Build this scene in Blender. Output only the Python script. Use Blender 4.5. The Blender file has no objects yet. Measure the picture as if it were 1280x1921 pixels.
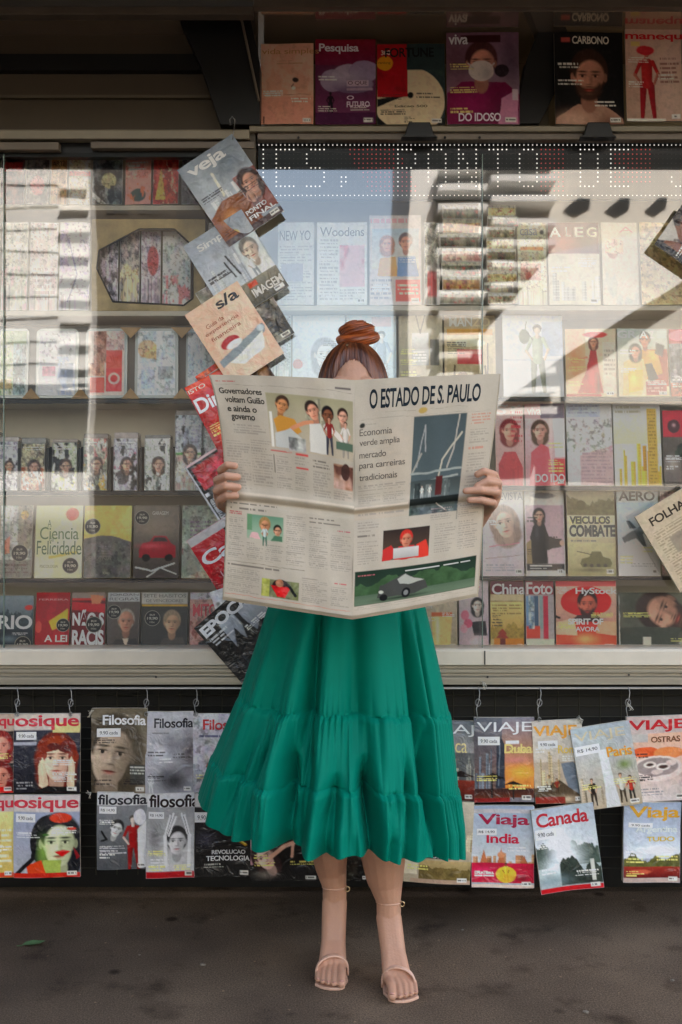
import bpy, bmesh, math, random
import numpy as np
from mathutils import Vector, Matrix
R = math.radians
random.seed(7)
rng = np.random.RandomState(11)
SC = bpy.context.scene
COL = SC.collection

# ------------------------------------------------------------------ camera, world, sun, exposure
CAMY, CAMZ, F, CX, CY = -3.25, 1.26, 1982.0, 640.0, 960.5
cd = bpy.data.cameras.new('camera'); cam = bpy.data.objects.new('camera', cd); COL.objects.link(cam)
cam.location = (0, CAMY, CAMZ); cam.rotation_euler = (R(90), 0, 0)
cd.sensor_fit = 'VERTICAL'; cd.sensor_height = 36.0; cd.sensor_width = 24.0
cd.lens = 36.0 * F / 1921.0; cd.clip_end = 500; cd.clip_start = 0.05
SC.camera = cam
SUN_EL, SUN_AZ = 48.0, 22.0      # the sun stands behind the kiosk: the stand and the woman are in open shade
w = bpy.data.worlds.new('World'); SC.world = w; w.use_nodes = True
nt = w.node_tree; bgn = nt.nodes['Background']
sky = nt.nodes.new('ShaderNodeTexSky'); sky.sky_type = 'NISHITA'; sky.sun_disc = False
sky.sun_elevation = R(SUN_EL); sky.sun_rotation = R(SUN_AZ); sky.dust_density = 2.5; sky.air_density = 1.0
tint = nt.nodes.new('ShaderNodeMix'); tint.data_type = 'RGBA'; tint.blend_type = 'MULTIPLY'; tint.inputs[0].default_value = 1; tint.inputs[7].default_value = (1.19, .98, .80, 1)   # warm hazy air
nt.links.new(sky.outputs[0], tint.inputs[6]); nt.links.new(tint.outputs[2], bgn.inputs[0]); bgn.inputs[1].default_value = 0.15
sl = bpy.data.lights.new('sun', 'SUN'); sl.energy = 3.3; sl.angle = R(0.6); sl.color = (1, .97, .93)
so = bpy.data.objects.new('sun', sl); COL.objects.link(so)
sd = Vector((math.sin(R(SUN_AZ)) * math.cos(R(SUN_EL)), math.cos(R(SUN_AZ)) * math.cos(R(SUN_EL)), math.sin(R(SUN_EL))))
so.rotation_euler = sd.to_track_quat('Z', 'Y').to_euler(); so.location = (3, 6, 9)
SC.view_settings.view_transform = 'Standard'; SC.view_settings.look = 'None'
SC.view_settings.exposure = 2.72; SC.view_settings.gamma = 1.0
SC.cycles.use_denoising = True
SC.cycles.max_bounces = 7; SC.cycles.transparent_max_bounces = 14; SC.cycles.glossy_bounces = 3

def P(px, py, y=0.0):
    """a place in the world, measured from the photograph at a chosen real depth y"""
    d = y - CAMY
    return Vector(((px - CX) / F * d, y, CAMZ - (py - CY) / F * d))
def M(n, y=0.0):
    return n / F * (y - CAMY)

# ------------------------------------------------------------------ colours and materials
def lin(c):
    c = np.asarray(c, float)
    return np.where(c <= .04045, c / 12.92, ((c + .055) / 1.055) ** 2.4)
def hx(s):
    if len(s) == 3: s = ''.join(ch * 2 for ch in s)
    return lin([int(s[i:i + 2], 16) / 255. for i in (0, 2, 4)])
MATS = {}
def mat(name, col, rough=.6, var=.15, vscale=8., bump=0., bscale=60., metal=0., spec=.5, coat=0., detail=6., aniso=None):
    if name in MATS: return MATS[name]
    m = bpy.data.materials.new(name); m.use_nodes = True; t = m.node_tree; p = t.nodes['Principled BSDF']
    col = hx(col) if isinstance(col, str) else np.array(col)
    tc = t.nodes.new('ShaderNodeTexCoord'); n = t.nodes.new('ShaderNodeTexNoise')
    mp = t.nodes.new('ShaderNodeMapping'); t.links.new(tc.outputs['Object'], mp.inputs[0])
    if aniso: mp.inputs['Scale'].default_value = aniso
    n.inputs['Scale'].default_value = vscale; n.inputs['Detail'].default_value = detail; n.inputs['Roughness'].default_value = .65
    t.links.new(mp.outputs[0], n.inputs[0])
    r = t.nodes.new('ShaderNodeValToRGB'); r.color_ramp.elements[0].position = .3; r.color_ramp.elements[1].position = .7
    r.color_ramp.elements[0].color = (*np.clip(col * (1 - var), 0, 1), 1); r.color_ramp.elements[1].color = (*np.clip(col * (1 + var), 0, 1), 1)
    t.links.new(n.outputs[0], r.inputs[0]); t.links.new(r.outputs[0], p.inputs['Base Color'])
    mr = t.nodes.new('ShaderNodeMapRange'); mr.inputs['To Min'].default_value = max(0, rough - .1); mr.inputs['To Max'].default_value = min(1, rough + .12)
    t.links.new(n.outputs[0], mr.inputs[0]); t.links.new(mr.outputs[0], p.inputs['Roughness'])
    p.inputs['Metallic'].default_value = metal; p.inputs['Specular IOR Level'].default_value = spec; p.inputs['Coat Weight'].default_value = coat
    if bump:
        n2 = t.nodes.new('ShaderNodeTexNoise'); n2.inputs['Scale'].default_value = bscale; n2.inputs['Detail'].default_value = 4
        t.links.new(mp.outputs[0], n2.inputs[0]); b = t.nodes.new('ShaderNodeBump'); b.inputs['Strength'].default_value = bump; b.inputs['Distance'].default_value = .01
        t.links.new(n2.outputs[0], b.inputs['Height']); t.links.new(b.outputs[0], p.inputs['Normal'])
    MATS[name] = m; return m

def vcol_mat(name, rough, spec=.5, coat=0., coat_rough=.1, bump=0., bscale=12., var=.05, vs=300., bdist=.01):
    """ink on paper: the print colours of the sheet live in its 'Col' attribute"""
    m = bpy.data.materials.new(name); m.use_nodes = True; t = m.node_tree; p = t.nodes['Principled BSDF']
    a = t.nodes.new('ShaderNodeAttribute'); a.attribute_name = 'Col'
    tc = t.nodes.new('ShaderNodeTexCoord'); n = t.nodes.new('ShaderNodeTexNoise'); n.inputs['Scale'].default_value = vs; n.inputs['Detail'].default_value = 3
    t.links.new(tc.outputs['Object'], n.inputs[0])
    mr = t.nodes.new('ShaderNodeMapRange'); mr.inputs['To Min'].default_value = 1 - 2 * var; mr.inputs['To Max'].default_value = 1 + 2 * var
    t.links.new(n.outputs[0], mr.inputs[0])
    vm = t.nodes.new('ShaderNodeVectorMath'); vm.operation = 'SCALE'; t.links.new(a.outputs[0], vm.inputs[0]); t.links.new(mr.outputs[0], vm.inputs['Scale'])
    t.links.new(vm.outputs[0], p.inputs['Base Color']); p.inputs['Roughness'].default_value = rough; p.inputs['Specular IOR Level'].default_value = spec
    p.inputs['Coat Weight'].default_value = coat; p.inputs['Coat Roughness'].default_value = coat_rough
    if bump:
        n2 = t.nodes.new('ShaderNodeTexNoise'); n2.inputs['Scale'].default_value = bscale; n2.inputs['Detail'].default_value = 3; n2.inputs['Distortion'].default_value = 1.2
        t.links.new(tc.outputs['Object'], n2.inputs[0]); b = t.nodes.new('ShaderNodeBump'); b.inputs['Strength'].default_value = bump; b.inputs['Distance'].default_value = bdist
        t.links.new(n2.outputs[0], b.inputs['Height']); t.links.new(b.outputs[0], p.inputs['Coat Normal'])
        b2 = t.nodes.new('ShaderNodeBump'); b2.inputs['Strength'].default_value = bump * .3; b2.inputs['Distance'].default_value = bdist
        t.links.new(n2.outputs[0], b2.inputs['Height']); t.links.new(b2.outputs[0], p.inputs['Normal'])
    MATS[name] = m; return m
PRINT = vcol_mat('printed_gloss_paper', .42, .3, var=.03)
FILM = vcol_mat('printed_paper_in_film', .5, .3, coat=.75, coat_rough=.09, bump=1., bscale=22., var=.04)
NEWS = vcol_mat('newsprint', .92, .12, var=.05, vs=420., bump=.25, bscale=9.)
HAIRM = vcol_mat('hair_strands', .34, .55, var=.12, vs=260.)
PAGES = mat('page_edges', 'c9c2b2', .85, .12, 300., aniso=(1, 40, 1))
def glass_mat():
    m = bpy.data.materials.new('shop_glass'); m.use_nodes = True; t = m.node_tree; t.nodes.clear()
    o = t.nodes.new('ShaderNodeOutputMaterial'); mx = t.nodes.new('ShaderNodeMixShader'); tr = t.nodes.new('ShaderNodeBsdfTransparent'); gl = t.nodes.new('ShaderNodeBsdfGlossy')
    tr.inputs[0].default_value = (.93, .95, .94, 1); gl.inputs['Roughness'].default_value = 0.02; gl.inputs[0].default_value = (1, 1, 1, 1)
    tc = t.nodes.new('ShaderNodeTexCoord'); nn = t.nodes.new('ShaderNodeTexNoise'); nn.inputs['Scale'].default_value = 2.2; nn.inputs['Detail'].default_value = 1.5; t.links.new(tc.outputs['Object'], nn.inputs[0])
    bb = t.nodes.new('ShaderNodeBump'); bb.inputs['Strength'].default_value = .10; bb.inputs['Distance'].default_value = .01; t.links.new(nn.outputs[0], bb.inputs['Height']); t.links.new(bb.outputs[0], gl.inputs['Normal'])
    fr = t.nodes.new('ShaderNodeFresnel'); fr.inputs[0].default_value = 1.5
    ad = t.nodes.new('ShaderNodeMath'); ad.operation = 'MULTIPLY_ADD'; ad.inputs[1].default_value = 1.0; ad.inputs[2].default_value = GREF
    t.links.new(fr.outputs[0], ad.inputs[0]); t.links.new(ad.outputs[0], mx.inputs[0]); t.links.new(tr.outputs[0], mx.inputs[1]); t.links.new(gl.outputs[0], mx.inputs[2])
    t.links.new(mx.outputs[0], o.inputs[0]); return m
GREF = 0.080
GLASS = glass_mat()
CREAM = mat('cream_painted_metal', 'd9d0bd', .42, .1, 5., bump=.05)
ALU = mat('aluminium', 'a8a292', .35, .15, 14., metal=.6, aniso=(.2, 1, 6))
BEIGE = mat('beige_panel', 'd0c6b0', .55, .12, 3.5)
DARKM = mat('black_painted_metal', '0b0a08', .4, .4, 20.)
BROWNM = mat('brown_painted_metal', '75695a', .4, .18, 6.)
WIRE = mat('steel_wire', '9a9a98', .35, .1, 30., metal=.8)

# ------------------------------------------------------------------ objects
def setp(o, label=None, cat=None, group=None, kind=None):
    if label: o['label'] = label
    if cat: o['category'] = cat
    if group: o['group'] = group
    if kind: o['kind'] = kind
    return o
def empty(name, loc=(0, 0, 0), rot=(0, 0, 0), label=None, cat=None, group=None):
    o = bpy.data.objects.new(name, None); o.empty_display_size = .1; COL.objects.link(o); o.location = loc; o.rotation_euler = rot
    return setp(o, label, cat, group)
def npmesh(name, V, faces, m, parent=None, col=None, smooth=True, world=False):
    """faces: list of int arrays (n,k)"""
    V = np.asarray(V, np.float32); me = bpy.data.meshes.new(name); me.vertices.add(len(V)); me.vertices.foreach_set('co', V.ravel())
    li = np.concatenate([f.ravel() for f in faces]).astype(np.int32); cnt = np.concatenate([np.full(len(f), f.shape[1]) for f in faces])
    st = np.concatenate([[0], np.cumsum(cnt)[:-1]]).astype(np.int32)
    me.loops.add(len(li)); me.loops.foreach_set('vertex_index', li); me.polygons.add(len(cnt)); me.polygons.foreach_set('loop_start', st)
    me.polygons.foreach_set('use_smooth', np.full(len(cnt), smooth)); me.update(calc_edges=True); me.validate()
    if col is not None:
        a = me.color_attributes.new('Col', 'FLOAT_COLOR', 'POINT'); c4 = np.ones((len(V), 4), np.float32); c4[:, :3] = col; a.data.foreach_set('color', c4.ravel())
    me.materials.append(m); o = bpy.data.objects.new(name, me); COL.objects.link(o)
    if parent:
        o.parent = parent
        if world: o.matrix_parent_inverse = Matrix.Translation(-parent.location)
    return o
def gridfaces(nu, nv, off=0, closed=False):
    a = np.arange(nu * nv).reshape(nv, nu) + off
    if closed: a = np.concatenate([a, a[:, :1]], 1)
    return np.stack([a[:-1, :-1], a[1:, :-1], a[1:, 1:], a[:-1, 1:]], -1).reshape(-1, 4)
class MB:
    def __init__(s): s.v = []; s.f = []
    def add(s, vs, fs):
        n = len(s.v); s.v += [tuple(v) for v in vs]; s.f += [tuple(i + n for i in f) for f in fs]; return s
    def box(s, x0, x1, y0, y1, z0, z1):
        return s.add([(x0, y0, z0), (x1, y0, z0), (x1, y1, z0), (x0, y1, z0), (x0, y0, z1), (x1, y0, z1), (x1, y1, z1), (x0, y1, z1)],
                     [(0, 3, 2, 1), (4, 5, 6, 7), (0, 1, 5, 4), (1, 2, 6, 5), (2, 3, 7, 6), (3, 0, 4, 7)])
    def prism(s, pts, y0, y1):      # outline in x,z pushed through depth
        n = len(pts); vs = [(x, y0, z) for x, z in pts] + [(x, y1, z) for x, z in pts]
        return s.add(vs, [tuple(range(n))[::-1], tuple(range(n, 2 * n))] + [(i, (i + 1) % n, n + (i + 1) % n, n + i) for i in range(n)])
    def prof(s, pts, x0, x1):       # outline in y,z pushed along x
        n = len(pts); vs = [(x0, y, z) for y, z in pts] + [(x1, y, z) for y, z in pts]
        return s.add(vs, [tuple(range(n)), tuple(range(n, 2 * n))[::-1]] + [(i, n + i, n + (i + 1) % n, (i + 1) % n) for i in range(n)])
    def tube(s, pts, r, k=8, cap=True):
        pts = [Vector(p) for p in pts]; n = len(pts); rr = r if isinstance(r, (list, tuple)) else [r] * n
        vs = []; up = None
        for i, p in enumerate(pts):
            t = (pts[min(i + 1, n - 1)] - pts[max(i - 1, 0)]).normalized()
            if up is None: up = t.orthogonal().normalized()
            up = (up - t * up.dot(t)).normalized(); b = t.cross(up)
            for j in range(k):
                a = 2 * math.pi * j / k; vs.append(p + (up * math.cos(a) + b * math.sin(a)) * rr[i])
        fs = [(i * k + j, i * k + (j + 1) % k, (i + 1) * k + (j + 1) % k, (i + 1) * k + j) for i in range(n - 1) for j in range(k)]
        if cap: fs += [tuple(range(k))[::-1], tuple((n - 1) * k + j for j in range(k))]
        return s.add(vs, fs)
    def build(s, name, m, parent=None, bev=0., smooth=False, world=False):
        me = bpy.data.meshes.new(name); me.from_pydata(s.v, [], s.f)
        bm = bmesh.new(); bm.from_mesh(me); bmesh.ops.recalc_face_normals(bm, faces=bm.faces)
        if bev: bmesh.ops.bevel(bm, geom=[e for e in bm.edges if len(e.link_faces) == 2 and e.calc_face_angle(0) > .6], offset=bev, segments=2, affect='EDGES', profile=.6)
        bm.to_mesh(me); bm.free()
        if smooth:
            for p in me.polygons: p.use_smooth = True
        me.materials.append(m); o = bpy.data.objects.new(name, me); COL.objects.link(o)
        if parent:
            o.parent = parent
            if world: o.matrix_parent_inverse = Matrix.Translation(-parent.location)
        return o

# ------------------------------------------------------------------ lettering
TCACHE = {}
def text_geo(s, bold=0.02):
    k = (s, bold)
    if k in TCACHE: return TCACHE[k]
    c = bpy.data.curves.new('lettering', 'FONT'); c.body = s; c.offset = bold; c.resolution_u = 4; c.fill_mode = 'FRONT'; c.space_character = .95
    o = bpy.data.objects.new('lettering', c); COL.objects.link(o)
    me = bpy.data.meshes.new_from_object(o.evaluated_get(bpy.context.evaluated_depsgraph_get()))
    V = np.zeros(len(me.vertices) * 3); me.vertices.foreach_get('co', V); V = V.reshape(-1, 3)[:, :2]
    me.calc_loop_triangles(); T = np.zeros(len(me.loop_triangles) * 3, int); me.loop_triangles.foreach_get('vertices', T); T = T.reshape(-1, 3)
    bpy.data.objects.remove(o); bpy.data.curves.remove(c); bpy.data.meshes.remove(me)
    if len(V):
        V = V - V.min(0); V = V / np.maximum(V.max(0), 1e-6)
    TCACHE[k] = (V, T); return TCACHE[k]

# ------------------------------------------------------------------ painter for printed matter (colours per point of the sheet)
def vnoise(U, V, scale, seed, octs=3):
    r = np.random.RandomState(seed % 100000); out = np.zeros_like(U); amp = 1; tot = 0; sc = scale
    for o in range(octs):
        n = int(sc * 2.6) + 3; g = r.rand(n, n); x = np.clip(U, 0, 2.5) * sc; y = np.clip(V, 0, 2.5) * sc; xi = x.astype(int); yi = y.astype(int); fx = x - xi; fy = y - yi
        fx = fx * fx * (3 - 2 * fx); fy = fy * fy * (3 - 2 * fy)
        out += amp * ((g[yi, xi] * (1 - fx) + g[yi, xi + 1] * fx) * (1 - fy) + (g[yi + 1, xi] * (1 - fx) + g[yi + 1, xi + 1] * fx) * fy)
        tot += amp; amp *= .55; sc *= 2.1
    return out / tot
WARP = [.012]; DET = [.8]
def boost(C, k=1.38, s=1.22, o=.53):
    C = np.clip(np.asarray(C, float), 0, 1); g = np.where(C <= .0031308, C * 12.92, 1.055 * C ** (1 / 2.4) - .055)
    m_ = g.mean(-1, keepdims=True); g = m_ + (g - m_) * s; g = np.clip((g - .43) * k + o, .03, .93); return lin(g)
INK = [1.38, 1.22, .53]; OUT = [.28]
def paint(ops, U, V, seed, aspect):
    C = np.zeros(U.shape + (3,)) + .6; texts = []; stickers = []
    e = max(abs(U[0, 1] - U[0, 0]), abs(V[1, 0] - V[0, 0])) * .7
    def blend(mask, col):
        nonlocal C; mask = np.clip(mask, 0, 1)[..., None]; C = C * (1 - mask) + np.asarray(col) * mask
    def rect(a, b, c, d): return np.clip((U - a) / e + .5, 0, 1) * np.clip((c - U) / e + .5, 0, 1) * np.clip((V - b) / e + .5, 0, 1) * np.clip((d - V) / e + .5, 0, 1)
    def ell(cx, cy, rx, ry):
        q = np.sqrt(((U - cx) / rx) ** 2 + ((V - cy) / ry) ** 2); return np.clip((1 - q) * min(rx, ry) / e + .5, 0, 1)
    pm = np.zeros(U.shape + (1,)); k = 0; U0, V0 = U, V; wa = WARP[0]
    WU = U + wa * (vnoise(U, V, 7, seed + 91, 3) - .5) * 2; WV = V + wa * .75 * (vnoise(U, V, 7, seed + 92, 3) - .5) * 2
    for op in ops.split(';'):
        op = op.strip()
        if not op: continue
        q = op.split(' '); c = q[0]; U, V = (WU, WV) if c in 'epkm' else (U0, V0); k += 1; sd_ = seed * 31 + k * 7
        if c == 'b': C[:] = hx(q[1])
        elif c == 'r': blend(rect(*map(float, q[1:5])), hx(q[5]))
        elif c == 'e': blend(ell(*map(float, q[1:5])), hx(q[5]))
        elif c == 'p':
            pts = list(map(float, q[2:])); pts = list(zip(pts[::2], pts[1::2])); acc = 0
            for ox, oy in ((-.4, -.15), (.15, -.4), (.4, .15), (-.15, .4), (0, 0)):
                ins = np.zeros(U.shape, bool); Vq = V + oy * e / aspect * 1.4; Uq = U + ox * e * 1.4
                for i in range(len(pts)):
                    (x1, y1), (x2, y2) = pts[i], pts[i - 1]
                    ins ^= ((y1 > Vq) != (y2 > Vq)) & (Uq < (x2 - x1) * (Vq - y1) / (y2 - y1 + 1e-9) + x1)
                acc = acc + ins / 5.
            blend(acc, hx(q[1]))
        elif c in 'nN':
            a = list(map(float, q[1:5])); s = float(q[7]); n = vnoise(U, V * aspect / 1.6 + .0, s, sd_, 4 if c == 'n' else 2)
            n = np.clip((n - .5) * 3.4 + .5, 0, 1)[..., None]; mk = rect(*a)[..., None]; cc = hx(q[5]) * (1 - n) + hx(q[6]) * n; C = C * (1 - mk) + cc * mk; pm = np.maximum(pm, mk)
        elif c == 'm':      # mottle over what is there: m u0 v0 u1 v1 colour scale threshold
            a = list(map(float, q[1:5])); n = vnoise(U, V, float(q[6]), sd_, 3); blend(rect(*a) * np.clip((n - float(q[7])) * 9, 0, 1), hx(q[5]))
        elif c == 'g':
            a = list(map(float, q[1:5])); t = np.clip((V - a[1]) / (a[3] - a[1]), 0, 1)[..., None]; mk = rect(*a)[..., None]; cc = hx(q[5]) * (1 - t) + hx(q[6]) * t; C = C * (1 - mk) + cc * mk
        elif c == 'k':
            w_ = float(q[2]); pts = list(map(float, q[3:])); pts = list(zip(pts[::2], pts[1::2])); D = np.full(U.shape, 9.)
            for (x1, y1), (x2, y2) in zip(pts[:-1], pts[1:]):
                dx, dy = x2 - x1, (y2 - y1) * aspect; t = np.clip(((U - x1) * dx + (V - y1) * aspect * dy) / (dx * dx + dy * dy + 1e-9), 0, 1)
                D = np.minimum(D, np.hypot(U - x1 - t * dx, (V - y1) * aspect - t * dy))
            blend((w_ - D) / e + .5, hx(q[1]))
        elif c == 'l':      # rows of small print broken into words
            a = list(map(float, q[1:5])); n = int(q[5]); h = (a[3] - a[1]) / n; rr = np.random.RandomState(sd_)
            row = np.clip(((V - a[1]) / h).astype(int), 0, n - 1); ph = (V - a[1]) / h - row; ends = a[2] - (a[2] - a[0]) * (rr.rand(n) ** 3) * .5
            wd = rr.rand(n, 60) > .22; ci = np.clip(((U - a[0]) / (a[2] - a[0]) * 34).astype(int), 0, 59)
            mk = rect(*a) * (ph > .2) * (ph < .68) * wd[row, ci] * (U < ends[row]); blend(mk * .8, hx(q[6]))
        elif c == 'f':      # a head: f cx cy r skin hair
            cx, cy, r_ = map(float, q[1:4]); sk, hr = hx(q[4]), hx(q[5]); ry = r_ / aspect * 1.3
            blend(ell(cx, cy - ry * .2, r_ * 1.16, ry * 1.15), hr); blend(ell(cx, cy + ry * .1, r_ * .86, ry * .98), sk)
            blend(ell(cx + r_ * .35, cy + ry * .2, r_ * .4, ry * .7) * .35, sk * .45)
            for sx in (-1, 1): blend(ell(cx + sx * r_ * .36, cy - ry * .02, r_ * .17, ry * .07) * .9, sk * .12); blend(ell(cx + sx * r_ * .36, cy - ry * .17, r_ * .22, ry * .04) * .8, hr)
            blend(ell(cx, cy + ry * .28, r_ * .12, ry * .08) * .6, sk * .4); blend(ell(cx, cy + ry * .55, r_ * .3, ry * .07) * .9, sk * np.array([.5, .18, .18]))
        elif c == 'o': blend(float(q[6]) * np.exp(-(((U - float(q[1])) / float(q[3])) ** 2 + ((V - float(q[2])) / float(q[4])) ** 2) * 1.4), hx(q[5]))
        elif c == 'C':
            a0, b0, a1, b1 = map(float, q[1:5]); n_ = int(q[5]); rr = np.random.RandomState(sd_); ca, cb = hx(q[6]), hx(q[7])
            for i in range(n_):
                x = a0 + (a1 - a0) * rr.rand() ** 1.; w_ = (a1 - a0) * (.04 + .09 * rr.rand()); t_ = b0 + (b1 - b0) * rr.rand() ** .8 * .75; cl = ca + (cb - ca) * rr.rand()
                blend(rect(x, t_, x + w_, b1), cl); blend(rect(x + w_ * .6, t_, x + w_, b1) * .45, cl * .4)
                blend(rect(x, t_, x + w_, b1) * ((np.sin(V * 190) > .2) & (np.sin(U * 210) > .1)) * .35, cl * 1.8)
        elif c == 'M':
            a0, b0, a1, b1 = map(float, q[1:5]); rg = b0 + (b1 - b0) * .8 * vnoise(U, U * 0 + .3, 7, sd_, 4); mk = np.clip((V - rg) / e, 0, 1) * rect(a0, b0, a1, b1); sh = (.55 + .9 * vnoise(U, V * aspect, 18, sd_ + 3, 3))[..., None]
            C = C * (1 - mk[..., None]) + hx(q[5]) * sh * mk[..., None]
        elif c == 'B':      # a standing figure: B cx top height skin upper lower
            cx, ty, h_ = map(float, q[1:4]); sk, up_, lo = hx(q[4]), hx(q[5]), hx(q[6]); x = (U - cx) * 1.0; y = (V - ty) * aspect; H = h_ * aspect
            def seg(x1, y1, x2, y2, r1, r2, cl):
                x1, y1, x2, y2, r1, r2 = [v_ * H for v_ in (x1, y1, x2, y2, r1, r2)]; dx, dy = x2 - x1, y2 - y1; t = np.clip(((x - x1) * dx + (y - y1) * dy) / (dx * dx + dy * dy + 1e-9), 0, 1)
                D = np.hypot(x - x1 - t * dx, y - y1 - t * dy); R_ = r1 + (r2 - r1) * t; blend(np.clip((R_ - D) / e + .5, 0, 1), cl); blend(np.clip((R_ - D) / e + .5, 0, 1) * np.clip((x - x1 - t * dx) / (R_ + 1e-6), 0, 1) * .55, cl * .35)
            seg(-.05, .52, -.07, .97, .05, .025, lo); seg(.05, .52, .09, .97, .05, .025, lo); seg(0, .22, 0, .5, .075, .07, up_); seg(-.08, .2, -.16, .38, .028, .022, up_); seg(-.16, .38, -.08, .5, .02, .016, sk); seg(.08, .2, .15, .36, .028, .022, up_); seg(.15, .36, .1, .5, .02, .016, sk)
            seg(0, .13, 0, .17, .025, .03, sk); seg(0, .05, 0, .06, .062, .058, sk * .2); seg(0, .08, 0, .09, .045, .04, sk)
        elif c == 'F':      # a portrait: F cx cy halfwidth skin hair style turn
            cx, cy, r_ = map(float, q[1:4]); sk, hr = hx(q[4]), hx(q[5]); stl = int(q[6]); an = math.radians(float(q[7])) if len(q) > 7 else 0
            X0 = (U - cx) / r_; Y0 = (V - cy) * aspect / r_; x = X0 * math.cos(an) + Y0 * math.sin(an); y = -X0 * math.sin(an) + Y0 * math.cos(an); ee = e / r_ * 1.2
            def el(a, b_, c_, d_, soft=0): qd = np.sqrt(((x - a) / c_) ** 2 + ((y - b_) / d_) ** 2); return np.clip((1 - qd) * min(c_, d_) / (ee + soft) + .5, 0, 1)
            def bl(a, b_, c_, d_): return np.exp(-(((x - a) / c_) ** 2 + ((y - b_) / d_) ** 2) * 1.5)
            nh = .7 + .6 * vnoise(np.clip((x + y * .2) * .5 + .5, 0, 1), np.clip(y * .08 + .5, 0, 1), 26, sd_, 2)[..., None]
            def paintm(mk, cl):
                nonlocal C; mk = np.clip(mk, 0, 1)[..., None]; C = C * (1 - mk) + cl * mk
            if stl == 1: paintm(np.maximum(el(0, .1, 1.38, 1.75, .1), el(0, 1.1, 1.3, 1.3, .2)), hr * nh)
            else: paintm(el(0, -.25, 1.12, 1.35, .08), hr * nh)
            paintm(el(0, 1.5, .48, .75, .05), sk * .62); face = np.maximum(el(0, -.15, .92, 1.12, .05), el(0, .45, .72, .98, .05)); lit = np.clip(1.12 - .42 * (x + .15) - .06 * y, .45, 1.35)[..., None]
            paintm(el(-.95, .1, .12, .28), sk * .8); paintm(el(.95, .1, .12, .28), sk * .5); paintm(face, sk * lit); paintm(bl(-.35, .3, .4, .3) * face * .25, sk * 1.5); paintm(bl(0, -.7, .6, .3) * face * .3, sk * 1.4)
            for sx in (-1, 1):
                paintm(bl(sx * .38, -.04, .27, .16) * .75 * face, sk * .35); paintm(el(sx * .38, .02, .17, .075) * .8, sk * 1.25); paintm(el(sx * .38, .02, .085, .085), sk * .06); paintm(el(sx * .38, -.05, .2, .03), sk * .1); paintm(el(sx * .39, -.24, .27, .055, .02) * .9, hr * .6)
            paintm(bl(.14, .28, .12, .32) * .6, sk * .45); paintm(bl(-.06, .3, .07, .28) * .4, sk * 1.6); paintm(bl(0, .52, .2, .06) * .8, sk * .3)
            if stl == 2: mk = np.clip(el(0, .78, .78, .72, .12) - el(0, .25, .62, .5, .15), 0, 1); paintm(mk * .93, hr * nh * .8); paintm(bl(0, .66, .3, .05), hr * .7)
            paintm(el(0, .82, .28, .05, .01), sk * np.array([.35, .12, .12])); paintm(bl(0, .9, .24, .06) * .85, sk * np.array([1.0, .45, .45])); paintm(bl(0, 1.08, .3, .08) * .4, sk * .5)
            if stl != 3: paintm(np.clip(el(0, -.45, 1.02, .98, .08) - el(.1, .12, .84, 1.05, .1), 0, 1), hr * nh)
        elif c in 'tTU': texts.append((c, list(map(float, q[1:5])), hx(q[5]), ' '.join(q[6:])))
        elif c in 'sw': stickers.append((c, list(map(float, q[1:]))))
    U, V = U0, V0
    # halftone picture grain: fine tonal detail over pictures, little over plain paper
    pic = (OUT[0] + (1 - OUT[0]) * pm) * DET[0]
    n1 = (vnoise(U, V * aspect, 16, seed + 5, 3)[..., None] - .5); n2 = (vnoise(U, V * aspect, 38, seed + 6, 2)[..., None] - .5); n3 = np.stack([vnoise(U, V, 9, seed + 20 + i, 2) for i in range(3)], -1) - .5
    C = C * (1 + pic * (.50 * n1 + .55 * n2 + .25 * n3))
    va = V * aspect; nd = vnoise(U, va, 13, seed + 31, 3); nl = vnoise(U, va, 17, seed + 37, 3); q_ = (OUT[0] * .8 + (1 - OUT[0] * .8) * pm[..., 0]) * min(1, DET[0] * 1.2)
    C = C * (1 - (q_ * .50 * np.clip((nd - .55) * 7, 0, 1))[..., None]); t_ = (q_ * .30 * np.clip((nl - .60) * 8, 0, 1))[..., None]; C = C * (1 - t_) + (C * 1.5 + .12) * t_
    C = boost(C, *INK); texts = [(a, b, boost(c_, *INK), d) for a, b, c_, d in texts]
    return C, texts, stickers

def sheet(name, ops, S, nu, nv, m, parent, seed, aspect, off=.0006, world=False, u0=0, u1=1):
    """a printed sheet: S(u,v)->xyz arrays; letters are laid on the same surface"""
    u = np.linspace(u0, u1, nu); v = np.linspace(0, 1, nv); U, V = np.meshgrid(u, v)
    C, texts, st = paint(ops, U, V, seed, aspect); X = np.stack(S(U, V), -1).reshape(-1, 3); VV = [X]; CC = [C.reshape(-1, 3)]; FF = [gridfaces(nu, nv)]; n = len(X)
    for i, (c, (a, b, c2, d), col, s) in enumerate(texts):
        g, T = text_geo(s, {'t': .0, 'T': .022, 'U': .04}[c])
        if not len(g): continue
        uu = a + g[:, 0] * (c2 - a); vv = d - g[:, 1] * (d - b); X = np.stack(S(uu, vv), -1); X[:, 1] -= off * (1 + .25 * i)
        VV.append(X); CC.append(np.tile(col, (len(X), 1))); FF.append(T + n); n += len(X)
    return npmesh(name, np.concatenate(VV), FF, m, parent, np.concatenate(CC), world=world), st

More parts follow.
